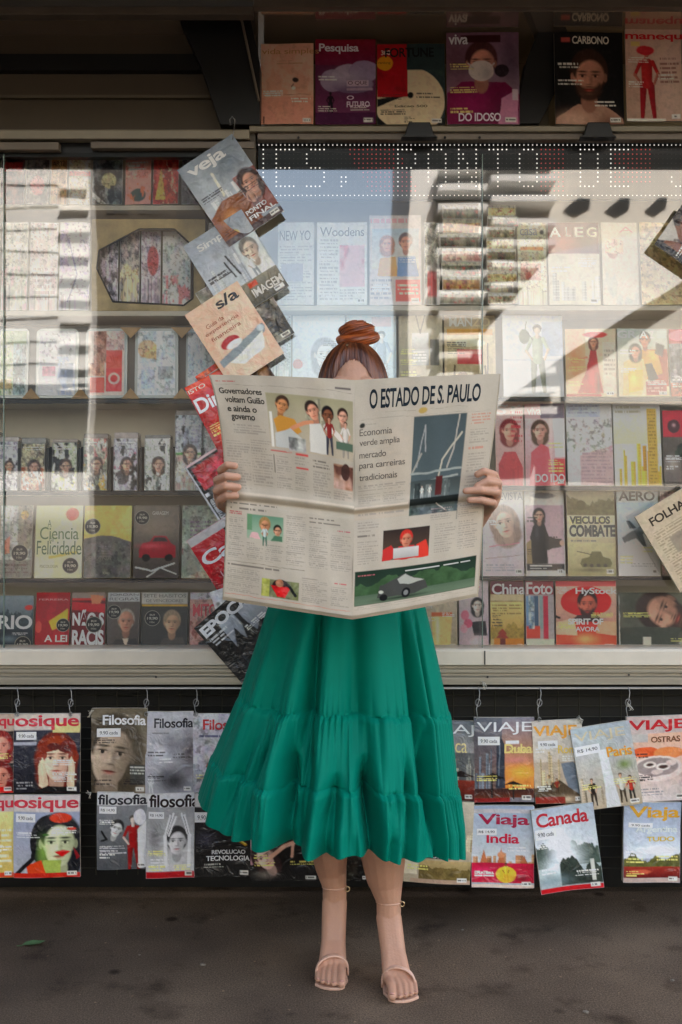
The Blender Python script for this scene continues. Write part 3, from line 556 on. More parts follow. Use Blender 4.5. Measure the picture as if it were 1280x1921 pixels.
# ------------------------------------------------------------------ top row standing on the upper ledge
row(77, 234, .06, [
 (488, 589, 'b c79a83;m 0 0 1 1 d3a892 4 .5;t .02 .06 1.1 .15 a97e55 vida simples;l .3 .2 .8 .26 2 b08a70;e .66 .45 .06 .03 3a2f2c;k 6a5045 .008 .62 .5 .58 .53;e .62 .55 .04 .02 f0d8c8;k 9c7262 .006 .2 .63 .95 .63;r 0 .66 1 1 c48f7c;r .05 .9 .08 .99 5a3a34', 'pale peach magazine with a tiny figure, at the left end of the top ledge'),
 (591, 706, 'b 7d1230;g 0 0 1 .3 7a0f2c 6c2440;g 0 .3 1 1 5c2a44 6a3c58;e .3 .48 .22 .13 9a8a9c;e .55 .42 .28 .13 a89aa8;e .8 .38 .25 .13 94849a;e .62 .53 .34 .10 8c7c90;o .5 .45 .3 .1 b8acb8 .6;o .6 .6 .4 .06 5c4460 .7;B .25 .62 .26 20101c 1c1020 1c1020;r 0 .86 1 1 4a2040;T .06 .05 .72 .17 d8c2c4 Pesquisa;T .52 .66 .64 .71 d0b8c2 O;T .52 .73 .9 .8 d0b8c2 FUTURO;r .52 .48 .88 .55 b9a6b0;t .54 .49 .86 .54 4a2038 O QUE;r .52 .57 .95 .6 a892a0', 'crimson and violet magazine with a pale cloud shape on the top ledge', dict(y0=68)),
 (707, 836, 'b 2e3a3a;m 0 0 1 .4 34423f 4 .5;e .48 .72 .52 .42 c9b698;p 161616 0 .68 .5 .62 0 .78;p 171616 0 .9 .14 1 0 1;p 171616 1 .9 .86 1 1 1;r .0 .0 .45 .66 9c1224;r .44 0 1 .33 2e3a3a;m 0 0 .45 .6 86101f 5 .6;e .12 .24 .115 .09 d08a28;e .49 .64 .045 .035 0d0b0b;T .06 .08 .2 .14 d8b8a8 300;T .12 .05 .84 .17 171b1b FORTUNE;t .02 .22 .2 .26 7a4a18 ranking;t .26 .76 .74 .79 4a4234 Edicao 500;l .4 .9 .56 .98 4 3a3630', 'dark teal magazine with a red block, yellow dot and large cream disc'),
 (838, 976, 'b 6a5c66;g 0 0 1 1 7a5a68 8a7a84;o .15 .3 .3 .3 5a3c44 .8;o .9 .3 .2 .3 4c3c48 .8;p 6a1840 0 .66 .2 .54 .8 .54 1 .68 1 1 0 1;o .3 .75 .3 .2 8a2458 .8;o .8 .85 .2 .2 4a1030 .8;F .48 .33 .2 b5806e 4a2a2c 0;e .48 .42 .17 .11 c4b8b0;o .56 .45 .1 .1 8c807c .6;k b0a8a0 .008 .3 .34 .38 .4;k b0a8a0 .008 .66 .34 .58 .4;e .76 .42 .10 .07 2c2228;p b07a90 .75 .72 .98 .62 .98 1 .7 1;r .2 .03 .75 .11 3a0c18;T .03 .02 .3 .13 d8c8c8 viva;T .16 .88 .74 .97 d4c0c6 DO IDOSO;r .9 .62 .98 .74 b8a8ac', 'purple magazine showing a masked face under white lettering', dict(y0=54)),
 (1041, 1172, 'b 0f0c0c;p a3806e .0 1 .02 .93 .2 .84 .34 .78 .7 .78 .82 .84 .98 .94 1 1;o .25 .95 .25 .1 c0a08c .7;o .75 .97 .2 .1 6a4c40 .8;F .5 .47 .25 a87a66 3a261c 2;T .26 .045 .8 .13 c9c4b6 CARBONO;r .1 .06 .23 .11 a8544c', 'black magazine with a bearded bare shouldered man on the top ledge', dict(y0=55)),
 (1175, 1282, 'b b09080;g 0 0 1 1 c4a492 a08474;o .8 .5 .4 .5 d0b8a8 .7;B .38 .2 .78 a86858 a83030 8c2028;e .36 .23 .16 .05 b03038;T .0 .04 1.35 .14 b5262e manequim;r .1 .14 .26 .19 c8b070;l .62 .3 .95 .6 6 8a5a50;r 0 .97 .7 1 d8c8bc', 'beige and red fashion magazine at the right end of the top ledge', dict(y0=48, y1=228)),
 (1283, 1380, 'b 8a7a70;n 0 0 1 1 8a7068 b8a498 4;T .1 .05 .9 .15 a82a30 moda', 'sand coloured magazine beyond the right end of the top ledge', dict(y0=48, y1=228)),
], 'magazines standing on the upper ledge', lean=5.)

# ------------------------------------------------------------------ left cabinet
G1 = 'small books on the highest left shelf'
row(292, 384, .1, [
 (-60, -2, 'n 0 0 1 1 222 655 4', 'dark paperback just outside the left end of the highest shelf'),
 (0, 46, 'n 0 0 1 1 2a2426 6a4a44 5;r .1 .1 .9 .3 8a2c2a', 'dark red topped paperback first from the left on the highest shelf'),
 (48, 92, 'n 0 0 1 1 3a3636 88807a 5;e .5 .6 .3 .2 a66', 'grey paperback second from the left on the highest shelf'),
 (94, 126, 'n 0 0 1 1 8a6a4a b09470 4;t .1 .1 .9 .2 432 ARTE', 'tan paperback on the highest left shelf'),
 (128, 170, 'n 0 0 1 1 b0a490 ddd0c0 4;r 0 .3 1 .4 9a2020', 'cream paperback with a red band on the highest left shelf'),
 (172, 230, 'n 0 0 1 1 2c3034 7a8080 5;e .55 .5 .25 .16 a5a080;p c8c8c0 0 .72 .5 1 .3 1 0 .82;m 0 .6 1 1 1c2024 6 .5', 'dark grey picture book with a pale round head'),
 (234, 284, 'b b08a84;n 0 .1 1 .45 c07a74 d8a8a0 3;e .5 .8 .3 .14 3c5050;l .1 .08 .9 .3 3 fff;m 0 .55 1 1 a86a50 6 .5', 'pink book with a dark teal oval below'),
 (286, 336, 'n 0 0 1 1 7a1c20 b85a50 5;p c8a060 .1 .9 .3 .2 .5 .9;m 0 0 1 1 d8b0a0 8 .62', 'red and pink patterned book beside the tilted chain of magazines'),
 (340, 400, 'n 0 0 1 1 5a5a60 8a8a8a 5', 'grey book half hidden behind the topmost hanging magazine'),
 (402, 452, 'n 0 0 1 1 40342c 8a7a6a 5', 'brown book behind the hanging magazine by the door post'),
], G1, cat='book')
# row with the octagonal display box
def octbox():
    x0, x1, y0, y1 = 172, 375, 411, 583
    r = empty('display_box', P((x0 + x1) / 2, y1, .12), label='yellow cardboard display box with a wide octagonal window and comics inside', cat='display box')
    o = [(172, y0), (385, y0), (385, y1), (172, y1)]; i_ = [(262, 430), (328, 430), (362, 462), (362, 560), (345, 573), (212, 566), (182, 504), (186, 470)]
    b = MB(); zo = [P(*q, .09) for q in ((172, 411), (250, 411), (385, 411), (385, 480), (385, 583), (300, 583), (172, 583), (172, 500))]
    ii = [P(*q, .09) for q in ((186, 470), (262, 430), (328, 430), (362, 462), (362, 560), (345, 573), (212, 566), (182, 504))]
    zo = [P(*q, .09) for q in ((172, 411), (262, 411), (328, 411), (385, 411), (385, 560), (385, 583), (172, 583), (172, 504))]
    for k in range(8):
        j = (k + 1) % 8; a, c, d, e = zo[k], zo[j], ii[j], ii[k]; t = Vector((0, .008, 0)); b.add([a, c, d, e, a + t, c + t, d + t, e + t], [(0, 1, 2, 3), (4, 7, 6, 5), (0, 4, 5, 1), (2, 6, 7, 3), (1, 5, 6, 2), (0, 3, 7, 4)])
    b.build('front_board', mat('yellow_card', 'b5a070', .6, .35, 14.), r, world=True)
    b = MB()
    for k in range(8):
        j = (k + 1) % 8; a, c = ii[k] - Vector((0, .001, 0)), ii[j] - Vector((0, .001, 0)); b.tube([a, c], .0028, 6)
    b.build('window_rim', DARKM, r, world=True)
    b = MB(); p, q = P(172, 411, .09), P(385, 583, .09); b.box(p.x, q.x, .16, .164, q.z, p.z); b.box(p.x, p.x + .003, .0985, .16, q.z, p.z); b.box(q.x - .003, q.x, .0985, .16, q.z, p.z); b.build('box_back', mat('box_card', '8a8070', .7), r, world=True)
octbox()
G2 = 'comics and packs behind the octagonal window'
row(432, 572, .13, [
 (186, 222, 'n 0 0 1 1 4a4448 b0a8b0 6;m 0 0 1 1 e8e0e0 7 .6', 'grey comic at the left point of the octagonal window'),
 (224, 262, 'n 0 0 1 1 5c585c a8a09c 6;m 0 .4 1 1 c8b898 5 .5', 'tan and grey comic inside the octagonal window'),
 (264, 302, 'n 0 0 1 1 8a8088 c0b4b8 5;e .6 .4 .3 .2 9a5c5c', 'lilac comic with a rose patch inside the octagonal window'),
 (304, 358, 'n 0 0 1 1 9aa0a0 c8c8c4 5;m 0 .6 1 1 b07a7c 6 .5', 'pale grey comic at the right of the octagonal window'),
], G2, lean=4., cat='comic')
row(415, 583, .1, [
 (-70, -2, 'n 0 0 1 1 988 bbb 5', 'pale pack beyond the left edge beside the reflected facade', dict(cat='toy pack')),
 (2, 52, 'n 0 0 1 1 8a8a80 c2beb2 5;m 0 .5 1 1 b89a9a 5 .5', 'pale blister pack at the left end under the reflected shutters', dict(cat='toy pack')),
 (55, 108, 'n 0 0 1 1 a89c98 c8bcb8 4;l .1 .5 .9 .9 6 877', 'rosy beige blister pack under the reflected shutters', dict(cat='toy pack')),
 (110, 168, 'n 0 0 1 1 a8a0b0 d0c8cc 4;k 7a7890 .02 .3 .2 .6 .6 .3 .9', 'lilac blister pack left of the octagonal window box', dict(cat='toy pack')),
 (390, 452, 'n 0 0 1 1 9a9a9a c4c4c0 5', 'pale pack behind the second hanging magazine', dict(cat='toy pack')),
], 'blister packs on the second left shelf', lean=4.)
# rounded card packs with yellow corner clips
def pack(x0, x1, y0, y1, art, label):
    SEED[0] += 1; y = .1; w_, h_ = M(x1 - x0, y), M(y1 - y0, y); r = empty('card_pack', P((x0 + x1) / 2, y1, y), (R(-4), 0, 0), label, 'card pack', 'rounded card packs on the third left shelf')
    rc = .15; n = 6; pts = []
    for cx, cz, a0 in ((w_ / 2 - rc * w_, rc * w_, -90), (w_ / 2 - rc * w_, h_ - rc * w_, 0), (-w_ / 2 + rc * w_, h_ - rc * w_, 90), (-w_ / 2 + rc * w_, rc * w_, 180)):
        pts += [(cx + rc * w_ * math.cos(R(a0 + 90 * i / n)), cz + rc * w_ * math.sin(R(a0 + 90 * i / n))) for i in range(n + 1)]
    b = MB(); b.prism(pts, 0, .012); b.build('tray', mat('clear_tray', 'bdc4c0', .18, .12, 9., spec=.8, coat=.5), r, bev=.002)
    def S(U, V): return (U - .5) * w_ * .86, U * 0 - .0012 + .0006 * np.sin(U * 9 + V * 4), .04 * h_ + (1 - V) * h_ * .92
    sheet('card', art, S, 44, 60, FILM, r, SEED[0], h_ / w_)
for it in ((-60, -6, 'n 0 0 1 1 889 bbb 5', 'grey card pack beyond the left edge of the third shelf'),
 (-4, 52, 'b a8b09a;n 0 0 .5 1 9aa888 c8d0b0 5;n .5 .2 1 1 5a6462 9aa8a8 6;r 0 .75 .45 .9 a09068', 'green and slate card pack at the left end of the third shelf'),
 (66, 146, 'b b8b8bc;n 0 0 1 .5 b8b4b8 d0ccd0 5;r .08 .5 .5 .9 c4b8c0;n .1 .55 .46 .7 8a4a60 b0708a 4;r .56 .5 .95 .8 7c8490;m .5 .4 1 1 98a0b0 7 .5', 'lilac grey card pack with a small plum picture'),
 (159, 238, 'b b8a8a0;n .15 0 .55 .5 6a4434 a07a6a 6;n .5 0 1 .3 b89890 d0b0a8 5;r .5 .3 .94 .62 b8402c;r .5 .58 .94 .94 a82428;e .72 .74 .16 .09 d8a8a0;e .72 .74 .1 .06 a02428;r .06 .72 .46 .96 b8402c;n .04 .5 .46 .7 8a5a4a c89a80 5', 'card pack with two bright red and orange cards'),
 (252, 334, 'b b4bcbc;n 0 0 1 1 a8b0b4 c4cccc 5;e .25 .28 .26 .14 b89c80;p c4a078 .05 .4 .5 .2 .5 .45;r .55 .55 .95 .75 8a9094;n .1 .6 .45 .9 98a4b0 b8c4cc 5', 'pale blue grey card pack with a sandy oval'),
 (348, 402, 'b b4bcc0;n 0 0 1 1 a4acb4 c8ccd0 5', 'pale card pack half hidden by the tilted pink magazine')):
    pack(it[0], it[1], 614, 747, it[2], it[3])
b = MB()
for px in (58, 151, 245, 341):
    b.prism([P(a, c, .085).xz for a, c in ((px - 17, 748), (px, 728), (px + 17, 748))], .085, .09)
for px in (245, 341): b.prism([P(a, c, .085).xz for a, c in ((px - 20, 614), (px + 20, 614), (px, 634))], .085, .09)
cr = empty('card_rack', P(200, 749, .11), label='grey card rack with small tan triangular corner clips on the third left shelf', cat='rack')
b.build('corner_clip', mat('tan_clip', 'b08c58', .5), cr, world=True)
b = MB(); p, q = P(-80, 612, .13), P(410, 748, .13); b.box(p.x, q.x, .128, .132, q.z, p.z); b.build('rack_board', mat('rack_board', '6e6a62', .6), cr, world=True)
# small comic decks
for k, (x0, x1, y0, art, lb) in enumerate(((-55, -4, 815, 'n 0 0 1 1 555 aaa 6', 'grey deck of comics beyond the left edge of the fourth shelf'),
 (-2, 33, 828, 'n 0 0 1 1 8a8890 d0ccd0 6;m 0 .6 1 1 55505a 8 .5', 'lilac grey comic deck at the left end of the fourth shelf'),
 (39, 84, 832, 'n 0 0 1 .5 6a6458 b0a890 7;n 0 .5 1 1 8a5030 c8b0a0 7;k d8d0c0 .03 .6 .5 .8 .9', 'comic deck with orange brown ground in the fourth shelf'),
 (97, 144, 830, 'n 0 0 1 1 a8b098 e0e0d0 5;e .42 .5 .25 .16 3a4038;m 0 .6 1 1 b0b068 8 .5', 'pale comic deck with a dark round figure'),
 (156, 201, 822, 'n 0 0 1 1 8a8a80 c8c4b8 6;m 0 .5 1 1 b89a50 8 .55;k 44403c .02 .3 .5 .5 .9;m 0 0 1 .5 b07a78 6 .6', 'comic deck with ochre specks in the fourth shelf'),
 (213, 258, 822, 'n 0 0 1 1 9a98a0 c8c4cc 6;e .35 .75 .3 .14 4a4448;m 0 .2 1 .6 a87480 7 .6', 'lavender comic deck with a dark patch low down'),
 (271, 319, 822, 'n 0 0 1 1 b8bcb4 d8dcd4 5;m 0 .7 1 1 68706c 8 .5', 'whitish comic deck with a grey foot'),
 (328, 379, 778, 'n 0 0 1 .5 8a8c94 b8bcc0 7;n 0 .5 1 1 a88c84 c8c4b4 6;r 0 .5 1 .53 484', 'tallest comic deck at the right end of the fourth shelf'),
 (381, 425, 800, 'n 0 0 1 1 999 bbb 7', 'comic deck mostly hidden by the hanging red magazines'))):
    mag((x0 + x1) / 2, (y0 + 920) / 2, x1 - x0, 920 - y0, .1, art + ';m 0 0 1 1 1c1a1c 5 .60;F .55 .5 .2 b09080 3c2c28 1;m 0 .6 1 1 f0eee6 7 .64;l .08 .06 .92 .16 2 e8e4d8;r 0 0 .03 1 2a2828;r .97 0 1 1 1c1a1a', lb, 'comic deck', lean=3., thick=.055, wave=.001, film=True, group='decks of comics on the fourth left shelf', parts=True)
    t = MB(); a, c = P(x0 + 1, y0 - 3, .13), P(x1 - 1, y0 - 3, .13)
    t.box(-M(x1 - x0, .1) / 2, M(x1 - x0, .1) / 2, .004, .05, M(920 - y0, .1) + .001, M(920 - y0, .1) + .012 + .004 * (k % 3)); o = t.build('top_wrap', mat('wrap%d' % (k % 4), ['9a9088', 'c0b4b0', '8a8a88', 'a89a90'][k % 4], .25, .3, 40., coat=.5), THINGS[-1], bev=.002)
tr = empty('deck_tray', P(200, 922, .12), label='black tray holding the decks of comics on the fourth left shelf', cat='tray')
b = MB(); a, c = P(-80, 922, .16), P(428, 838, .16); b.box(a.x, c.x, .168, .172, a.z, c.z)
for px in (-3, 36, 90, 150, 206, 264, 323, 380):
    p = P(px, 920, .1); b.box(p.x - .004, p.x + .004, .1, .167, p.z, p.z + .135)
b.build('divider', DARKM, tr, world=True)
G5 = 'books on the fifth left shelf'
row(948, 1084, .1, [
 (-75, -4, 'n 0 0 1 1 555 999 4', 'grey book beyond the left edge of the fifth shelf'),
 (-2, 60, 'b a0a098;n 0 0 1 1 8a8c88 c4c4bc 4;r .55 0 1 .6 8a8478;e .75 .13 .12 .06 b09040;p b8806c .1 .5 .3 .42 .3 .66 .1 .68;r 0 .75 1 1 77756e;l .1 .8 .9 .95 3 544;s .62 .66 .27', 'grey white book with a black round sticker, first on the fifth shelf', dict(lean=6)),
 (64, 154, 'b c8c89c;m 0 0 1 1 d4d4ac 4 .5;e .78 .12 .14 .09 b85a44;e .78 .12 .09 .06 a84a38;t .26 .2 .34 .3 5c6a44 A;t .1 .3 .92 .47 5c6e4c Ciencia;t .3 .42 .4 .5 6a7850 da;t .04 .49 .98 .68 54664a Felicidade;p c8a868 .3 .7 .9 .62 .9 .66 .3 .74;t .12 .82 .5 .86 7a7a58 PSICOLOGIA;s .76 .83 .17', 'pale yellow green book with handwritten style lettering and red seal'),
 (155, 246, 'b c0a868;m 0 0 1 .4 ccb478 4 .5;p 605e5c 0 .46 .3 .42 .6 .42 1 .5 1 1 0 1;n 0 .5 1 1 585858 706c68 5;T .04 .53 .3 .65 6e6c6a 60;l .3 .55 .6 .72 5 7a7876;t .04 .7 .6 .76 77736f SEMANA;t .42 .92 .56 .95 998 PLANO;s .18 .29 .17', 'book with yellow upper half and dark grey lower half'),
 (249, 336, 'b 605856;g 0 0 1 1 70685f 4a4442;o .5 .3 .5 .15 807468 .8;p 8c2434 .12 .62 .2 .52 .35 .5 .45 .42 .72 .42 .82 .52 .93 .56 .93 .72 .12 .72;p 3a2c30 .4 .5 .47 .44 .7 .44 .76 .5;e .28 .72 .09 .05 1c1618;e .78 .72 .09 .05 1c1618;o .4 .56 .3 .04 c05a64 .7;k d0ccc0 .018 .05 .85 .4 .9 .9 .8;k d0ccc0 .013 .3 .98 .6 .86 .95 .95;t .4 .08 .75 .13 b8b0a8 GARAGEM;s .18 .17 .16', 'dark book with a blurred red car and white scratches'),
 (340, 416, 'b 8e9488;n 0 0 1 1 858b80 a8aca0 5;r .3 .62 1 .66 b8b0a0;l .2 .2 .9 .5 5 767;m 0 .6 1 1 6a4a48 5 .66', 'grey green book half hidden by the hanging magazines'),
], G5, cat='book')
G6 = 'books on the bottom left shelf'
row(1112, 1219, .09, [
 (-75, -6, 'n 0 0 1 1 444 988 4', 'grey book beyond the left edge of the bottom shelf'),
 (-4, 62, 'b 4a4e50;g 0 0 1 .5 7c868c 50585c;M 0 .1 1 .7 3a4448;g 0 .62 1 1 2c343a 15181c;o .3 .8 .3 .08 6c7880 .7;T -.02 .36 .98 .62 d8d4cc RIO;e .86 .22 .12 .05 b04038;l .4 .68 .95 .74 2 bbb;s .72 .9 .24', 'dark blue grey book titled RIO in big white letters', dict(y0=1118)),
 (65, 130, 'b 841a24;m 0 0 1 1 94222c 4 .5;p d0a040 .4 .5 .95 .28 .95 .55 .5 .66;p c09030 .5 .62 .95 .5 .95 .66;t .08 .11 .95 .14 c89090 FERREIRA;T .28 .74 .95 .86 d4c0b4 A LEI;k c06060 .01 .05 .92 .95 .92;e .1 .6 .1 .1 b85048;s .82 .57 .2', 'crimson book with a yellow card shape and the words A LEI'),
 (132, 197, 'b 5c1c20;r 0 0 1 .1 8a8078;r 0 .1 1 .14 a84038;p 9c2830 0 .16 1 .2 1 .36 0 .3;p b4785c .55 .04 .95 .06 .85 .2 .6 .2;U .03 .3 .97 .58 d8d0c4 NÃO S;U .03 .65 .97 .92 d8d0c4 RACIS;s .68 .56 .24', 'dark red book with two lines of thick white capitals'),
 (200, 262, 'b 6a625c;g 0 .16 1 1 5a544e 46403c;p 3a3634 .1 1 .25 .82 .9 .8 1 1;F .58 .5 .24 9a7868 8c867c 3;p b0a698 .48 .8 .6 .95 .68 .8;r 0 0 1 .16 a8a8a8;t .05 .02 .95 .07 605e5e JORDAN;t .05 .09 .95 .14 605e5e REGRAS;s .2 .34 .22', 'grey brown book with an elderly face under a pale heading'),
 (264, 352, 'b 3c3a34;g 0 .24 1 1 3c3a34 2a2824;p 48423c .35 1 .48 .8 .9 .78 1 1;F .66 .52 .17 a88a72 8a7a66 0;r 0 0 1 .2 a4a29c;t .04 .03 .96 .09 6a6862 SETE HABITOS;t .1 .12 .9 .17 6a6862 DE VENCEDORES;r 0 .21 1 .24 b0903c;k a89a80 .008 .2 .94 .8 .94;s .24 .45 .17', 'dark book with a pale face under a wide grey heading'),
 (355, 410, 'b a07870;n 0 0 1 1 a08078 b89088 4;r 0 0 1 .12 b4acb0;T .1 .2 .95 .42 b04a50 MITO;m 0 .5 1 1 8a5a50 6 .5;e .6 .92 .3 .1 18141a', 'pinkish book next to the black hanging magazine'),
], G6, cat='book')

# ------------------------------------------------------------------ right cabinet
G7 = 'papers and magazines on the highest right shelf'
row(412, 572, .1, [
 (520, 590, 'b a8a8a4;t .05 .1 .9 .22 5c5c5c NEW YO;l .05 .28 .95 .95 20 888;r .1 .5 .7 .72 888890', 'grey newspaper at the left end of the highest right shelf'),
 (594, 690, 'b b4b4b0;t .06 .06 .94 .17 5a5a5a Woodens;l .05 .2 .42 .95 18 8a8a8a;r .45 .28 .95 .78 b09498;m .45 .28 .95 .78 a0606a 4 .55;l .45 .8 .95 .95 4 8a8a8a', 'newspaper with a serif heading and a rose panel'),
 (693, 792, 'b b0a8a4;l .02 .02 .98 .12 1 b87878;g .05 .15 .95 .6 98a4ac b8b0a4;F .34 .32 .11 b88060 8a5a30 1;F .7 .3 .12 b07a60 4a3022 0;p c08a48 .2 .48 .5 .46 .55 .68 .15 .68;p 6880a0 .55 .47 .88 .46 .95 .68 .52 .68;r .5 .72 .98 .96 b05040;l .54 .76 .94 .9 3 d8c0b0;l .02 .7 .46 .95 5 77727a', 'magazine with two people and an orange red box, behind the reflections', dict(y0=398)),
 (796, 826, 'n 0 0 1 1 6a6860 a8a49a 6;r .2 .6 .8 .9 a83a3c', 'narrow grey pack with a red foot beside the stacked white slabs', dict(cat='box')),
], G7)
# flat stack of newspapers and magazines seen edge-on
def stack(x0, x1, y0, y1, n, pal, label, tt):
    rr = random.Random(tt)
    for i in range(n):
        a = y1 - (y1 - y0) * i / n; c = y1 - (y1 - y0) * (i + 1) / n; p, q = P(x0 + rr.uniform(-4, 4), a - .6, .1), P(x1 + rr.uniform(-6, 4), c, .1)
        pal_ = pal[i % len(pal)]
        th = (p.z - q.z); th = abs(th)
        r = empty('folded_magazine', (p.x, .1, p.z), label=label % ORD[i], cat='magazine', group='magazines piled flat on the highest right shelf')
        def S(U, V, w_=q.x - p.x, th=th): return U * w_, -.003 * np.sin(V * 3.14), (1 - V) * th
        SEED[0] += 1; sheet('spine', 'n 0 0 1 1 %s 7;r 0 .0 1 .28 %s;m 0 .3 1 1 8a4a40 7 .62' % (pal_, ['c4c0b4', 'b8b8ac', 'aaa698'][i % 3]), S, 50, 10, PRINT, r, SEED[0], .3)
        b = MB(); b.box(.0005, q.x - p.x - .0005, .0005, .135, .0005, th - .001); b.build('pages', PAGES, r)
ORD = ['lowest', 'second from the bottom', 'third from the bottom', 'fourth from the bottom', 'fifth from the bottom', 'sixth from the bottom', 'seventh from the bottom', 'eighth from the bottom', 'ninth from the bottom', 'topmost']
stack(828, 905, 385, 571, 7, ['484438 8a8474', '8a6a44 c0a070', '38382e 6a6a58', '7a3a34 b8a090'], 'flat magazine %s in the left pile of the highest right shelf', 1)
stack(912, 968, 385, 571, 9, ['6a6650 a8a088', '3c3a2e 7a745a', '9a8a5a c4b890'], 'thin flat magazine %s in the right pile of the highest right shelf', 2)
row(412, 572, .1, [
 (972, 1028, 'b b4ac98;n 0 0 1 1 b0a890 c8c0aa 4;r .1 .3 .9 .34 b87838;n .1 .5 .8 .7 88443a c0a090 5;t .1 .08 .7 .16 8a8a90 casa;e .86 .12 .08 .03 444', 'beige magazine with an orange line between pile and dark red cover'),
 (1030, 1128, 'b b4b0a4;r 0 0 1 .38 603034;o .3 .25 .3 .12 8c4440 .9;o .8 .2 .3 .2 3c2022 .9;T .03 .06 .26 .18 d0c4bc A;k d0c4bc .012 .36 .06 .36 .17 .44 .17;T .52 .06 .7 .18 c8bcb0 E;T .76 .06 .96 .18 c0b4a4 G;C 0 .5 1 .95 9 a0a09c c4c4bc', 'magazine with a dark red strip and wide spaced white capitals'),
 (1131, 1200, 'b b8b0a4;e .3 .34 .16 .1 8a6050;n .1 .2 .6 .38 b89880 d0c0a8 4;t .5 .05 .9 .12 a88 A;m 0 .4 1 1 a8a8a0 4 .5', 'pale magazine with a small dark head on the highest right shelf'),
 (1203, 1290, 'b a89878;n 0 0 1 1 a09070 b8a484 4;r .1 .05 .9 .12 8a7a5a', 'plain tan folder at the right end of the highest right shelf', dict(cat='folder')),
], G7)
G8 = 'magazines on the second right shelf'
row(588, 744, .1, [
 (505, 546, 'n 0 0 1 1 8a8c8c b0b4b4 5;l .1 .1 .9 .4 4 777', 'narrow grey magazine beside the hanging chain, second right shelf'),
 (548, 648, 'b b0b4b8;g 0 0 1 1 b8bcc0 a4a8b0;F .62 .48 .2 c4bcb8 7c7c84 1;T .1 .04 .9 .16 d0d4d8 UNE;t .06 .86 .6 .9 7a7a7a VOYAGE;e .1 .6 .1 .06 a05a50', 'pale blue grey magazine left of the womans bun'),
 (650, 745, 'b acb4b8;g 0 0 1 1 b4bcc0 98a4ac;r .5 .02 .9 .14 b09a98;B .7 .2 .75 c4bcb4 8c98a4 a8acb0;l .05 .2 .4 .6 6 8a9098', 'pale mottled magazine right behind the womans bun'),
 (748, 832, 'b 9a9484;g 0 0 1 1 a49e8c 8c8672;r .3 .22 .68 .62 8c9090;g .3 .22 .68 .42 c4c8c8 7a7c7c;l .34 .44 .64 .58 4 e0e0e0;k 3c3a30 .012 .4 .0 .5 .22;k 3c3a30 .012 .6 .0 .5 .2;r .72 .3 .92 .62 4c4c44;e .45 .8 .14 .05 5a5448', 'khaki magazine with a grey hanging tag picture'),
 (834, 932, 'b a89c80;r 0 0 1 .14 988c78;T .1 .03 .55 .14 ccc4b4 MAN;T .55 .03 .9 .14 b4a890 ZO;g .05 .24 .95 1 b0a688 8a7c60;r .05 .17 .95 .24 b88848;e .5 .34 .3 .05 c4bca4;r .25 .42 .75 .6 9c2c30;r .25 .42 .75 .48 b87068;k 54462e .02 .2 .62 .16 .95;k 54462e .02 .8 .62 .84 .95;e .35 .75 .1 .06 6a5238;e .6 .8 .12 .07 5c482e;k 44382c .012 .85 .35 .85 .8', 'khaki magazine with a red box in the middle of its cover'),
 (944, 1059, 'b b8bcbc;g 0 0 1 1 b0b4bc c4c8c8;r .66 .08 1 .5 98a0ac;k 9aa0a8 .006 0 .55 1 .55;B .58 .12 .84 b0a494 98a090 8a8c80;e .36 .26 .09 .09 6c7060;k 6c7060 .008 .4 .08 .38 .2;k 5c5c54 .008 .5 .3 .4 .2;o .5 .95 .4 .05 8c9098 .5', 'white magazine with a thin walking figure and a dangling bag'),
 (1062, 1158, 'b c0ac98;g 0 0 .4 1 cc9c7c c8a488;o .2 .5 .2 .4 b87c5c .7;r .74 .2 1 .95 b8b0a4;p 8c1428 .5 .3 .6 .28 .64 .5 .74 .95 .22 .95 .42 .6;o .52 .75 .1 .2 b82c40 .8;o .64 .85 .06 .2 5c0c1c .8;F .56 .2 .075 b88870 5c3428 1;e .6 .09 .24 .045 a02a28;k c8806a .02 .12 .5 .42 .42;l .76 .3 .98 .7 6 8c8478;r 0 .96 .7 1 8a2028', 'magazine with a dark red dress shape on a sandy background', dict(y0=614)),
 (1160, 1256, 'b a8b0a8;g 0 0 1 1 a4aca8 b8ac90;p 8a4024 .6 .3 1 .3 1 .85 .6 .85;T .0 .03 .2 .14 c4ccd4 G;T .22 .03 .4 .14 b4bcc4 R;T .45 .03 .62 .14 b4bcc8 A;T .66 .03 .74 .14 bcc4cc Z;T .8 .03 .98 .14 a8b0ac I;p a88438 .42 .3 .8 .32 .88 .66 .55 .75;o .7 .4 .1 .1 d0a850 .8;F .56 .16 .105 a87058 1c1614 0;p b8a474 .12 .5 .3 .42 .52 .44 .58 .7 .45 .98 .08 .98;F .36 .33 .1 b0806c 2c2018 1;p c89c34 .2 .62 .5 .6 .48 .9 .2 .95;o .32 .75 .08 .1 e0bc58 .8;p 2a2a28 .55 .52 .68 .5 .8 .74 .6 .8;r .55 .78 .95 .98 7c1c24;l .57 .8 .93 .95 3 d0a8a0;p 241c20 .78 .2 .95 .25 .9 .42 .75 .36', 'magazine showing a couple in golden clothes', dict(y0=614)),
 (1258, 1330, 'b 4c5058;r 0 0 1 .22 8c1838;e .3 .1 .3 .08 c87080;n 0 .22 1 1 50565c 88888a 5;r 0 .8 1 1 8a4c38;m 0 .3 1 .7 40464c 4 .5', 'grey blue magazine with a crimson top at the right edge', dict(y0=614)),
], G8)
G9 = 'magazines on the third right shelf'
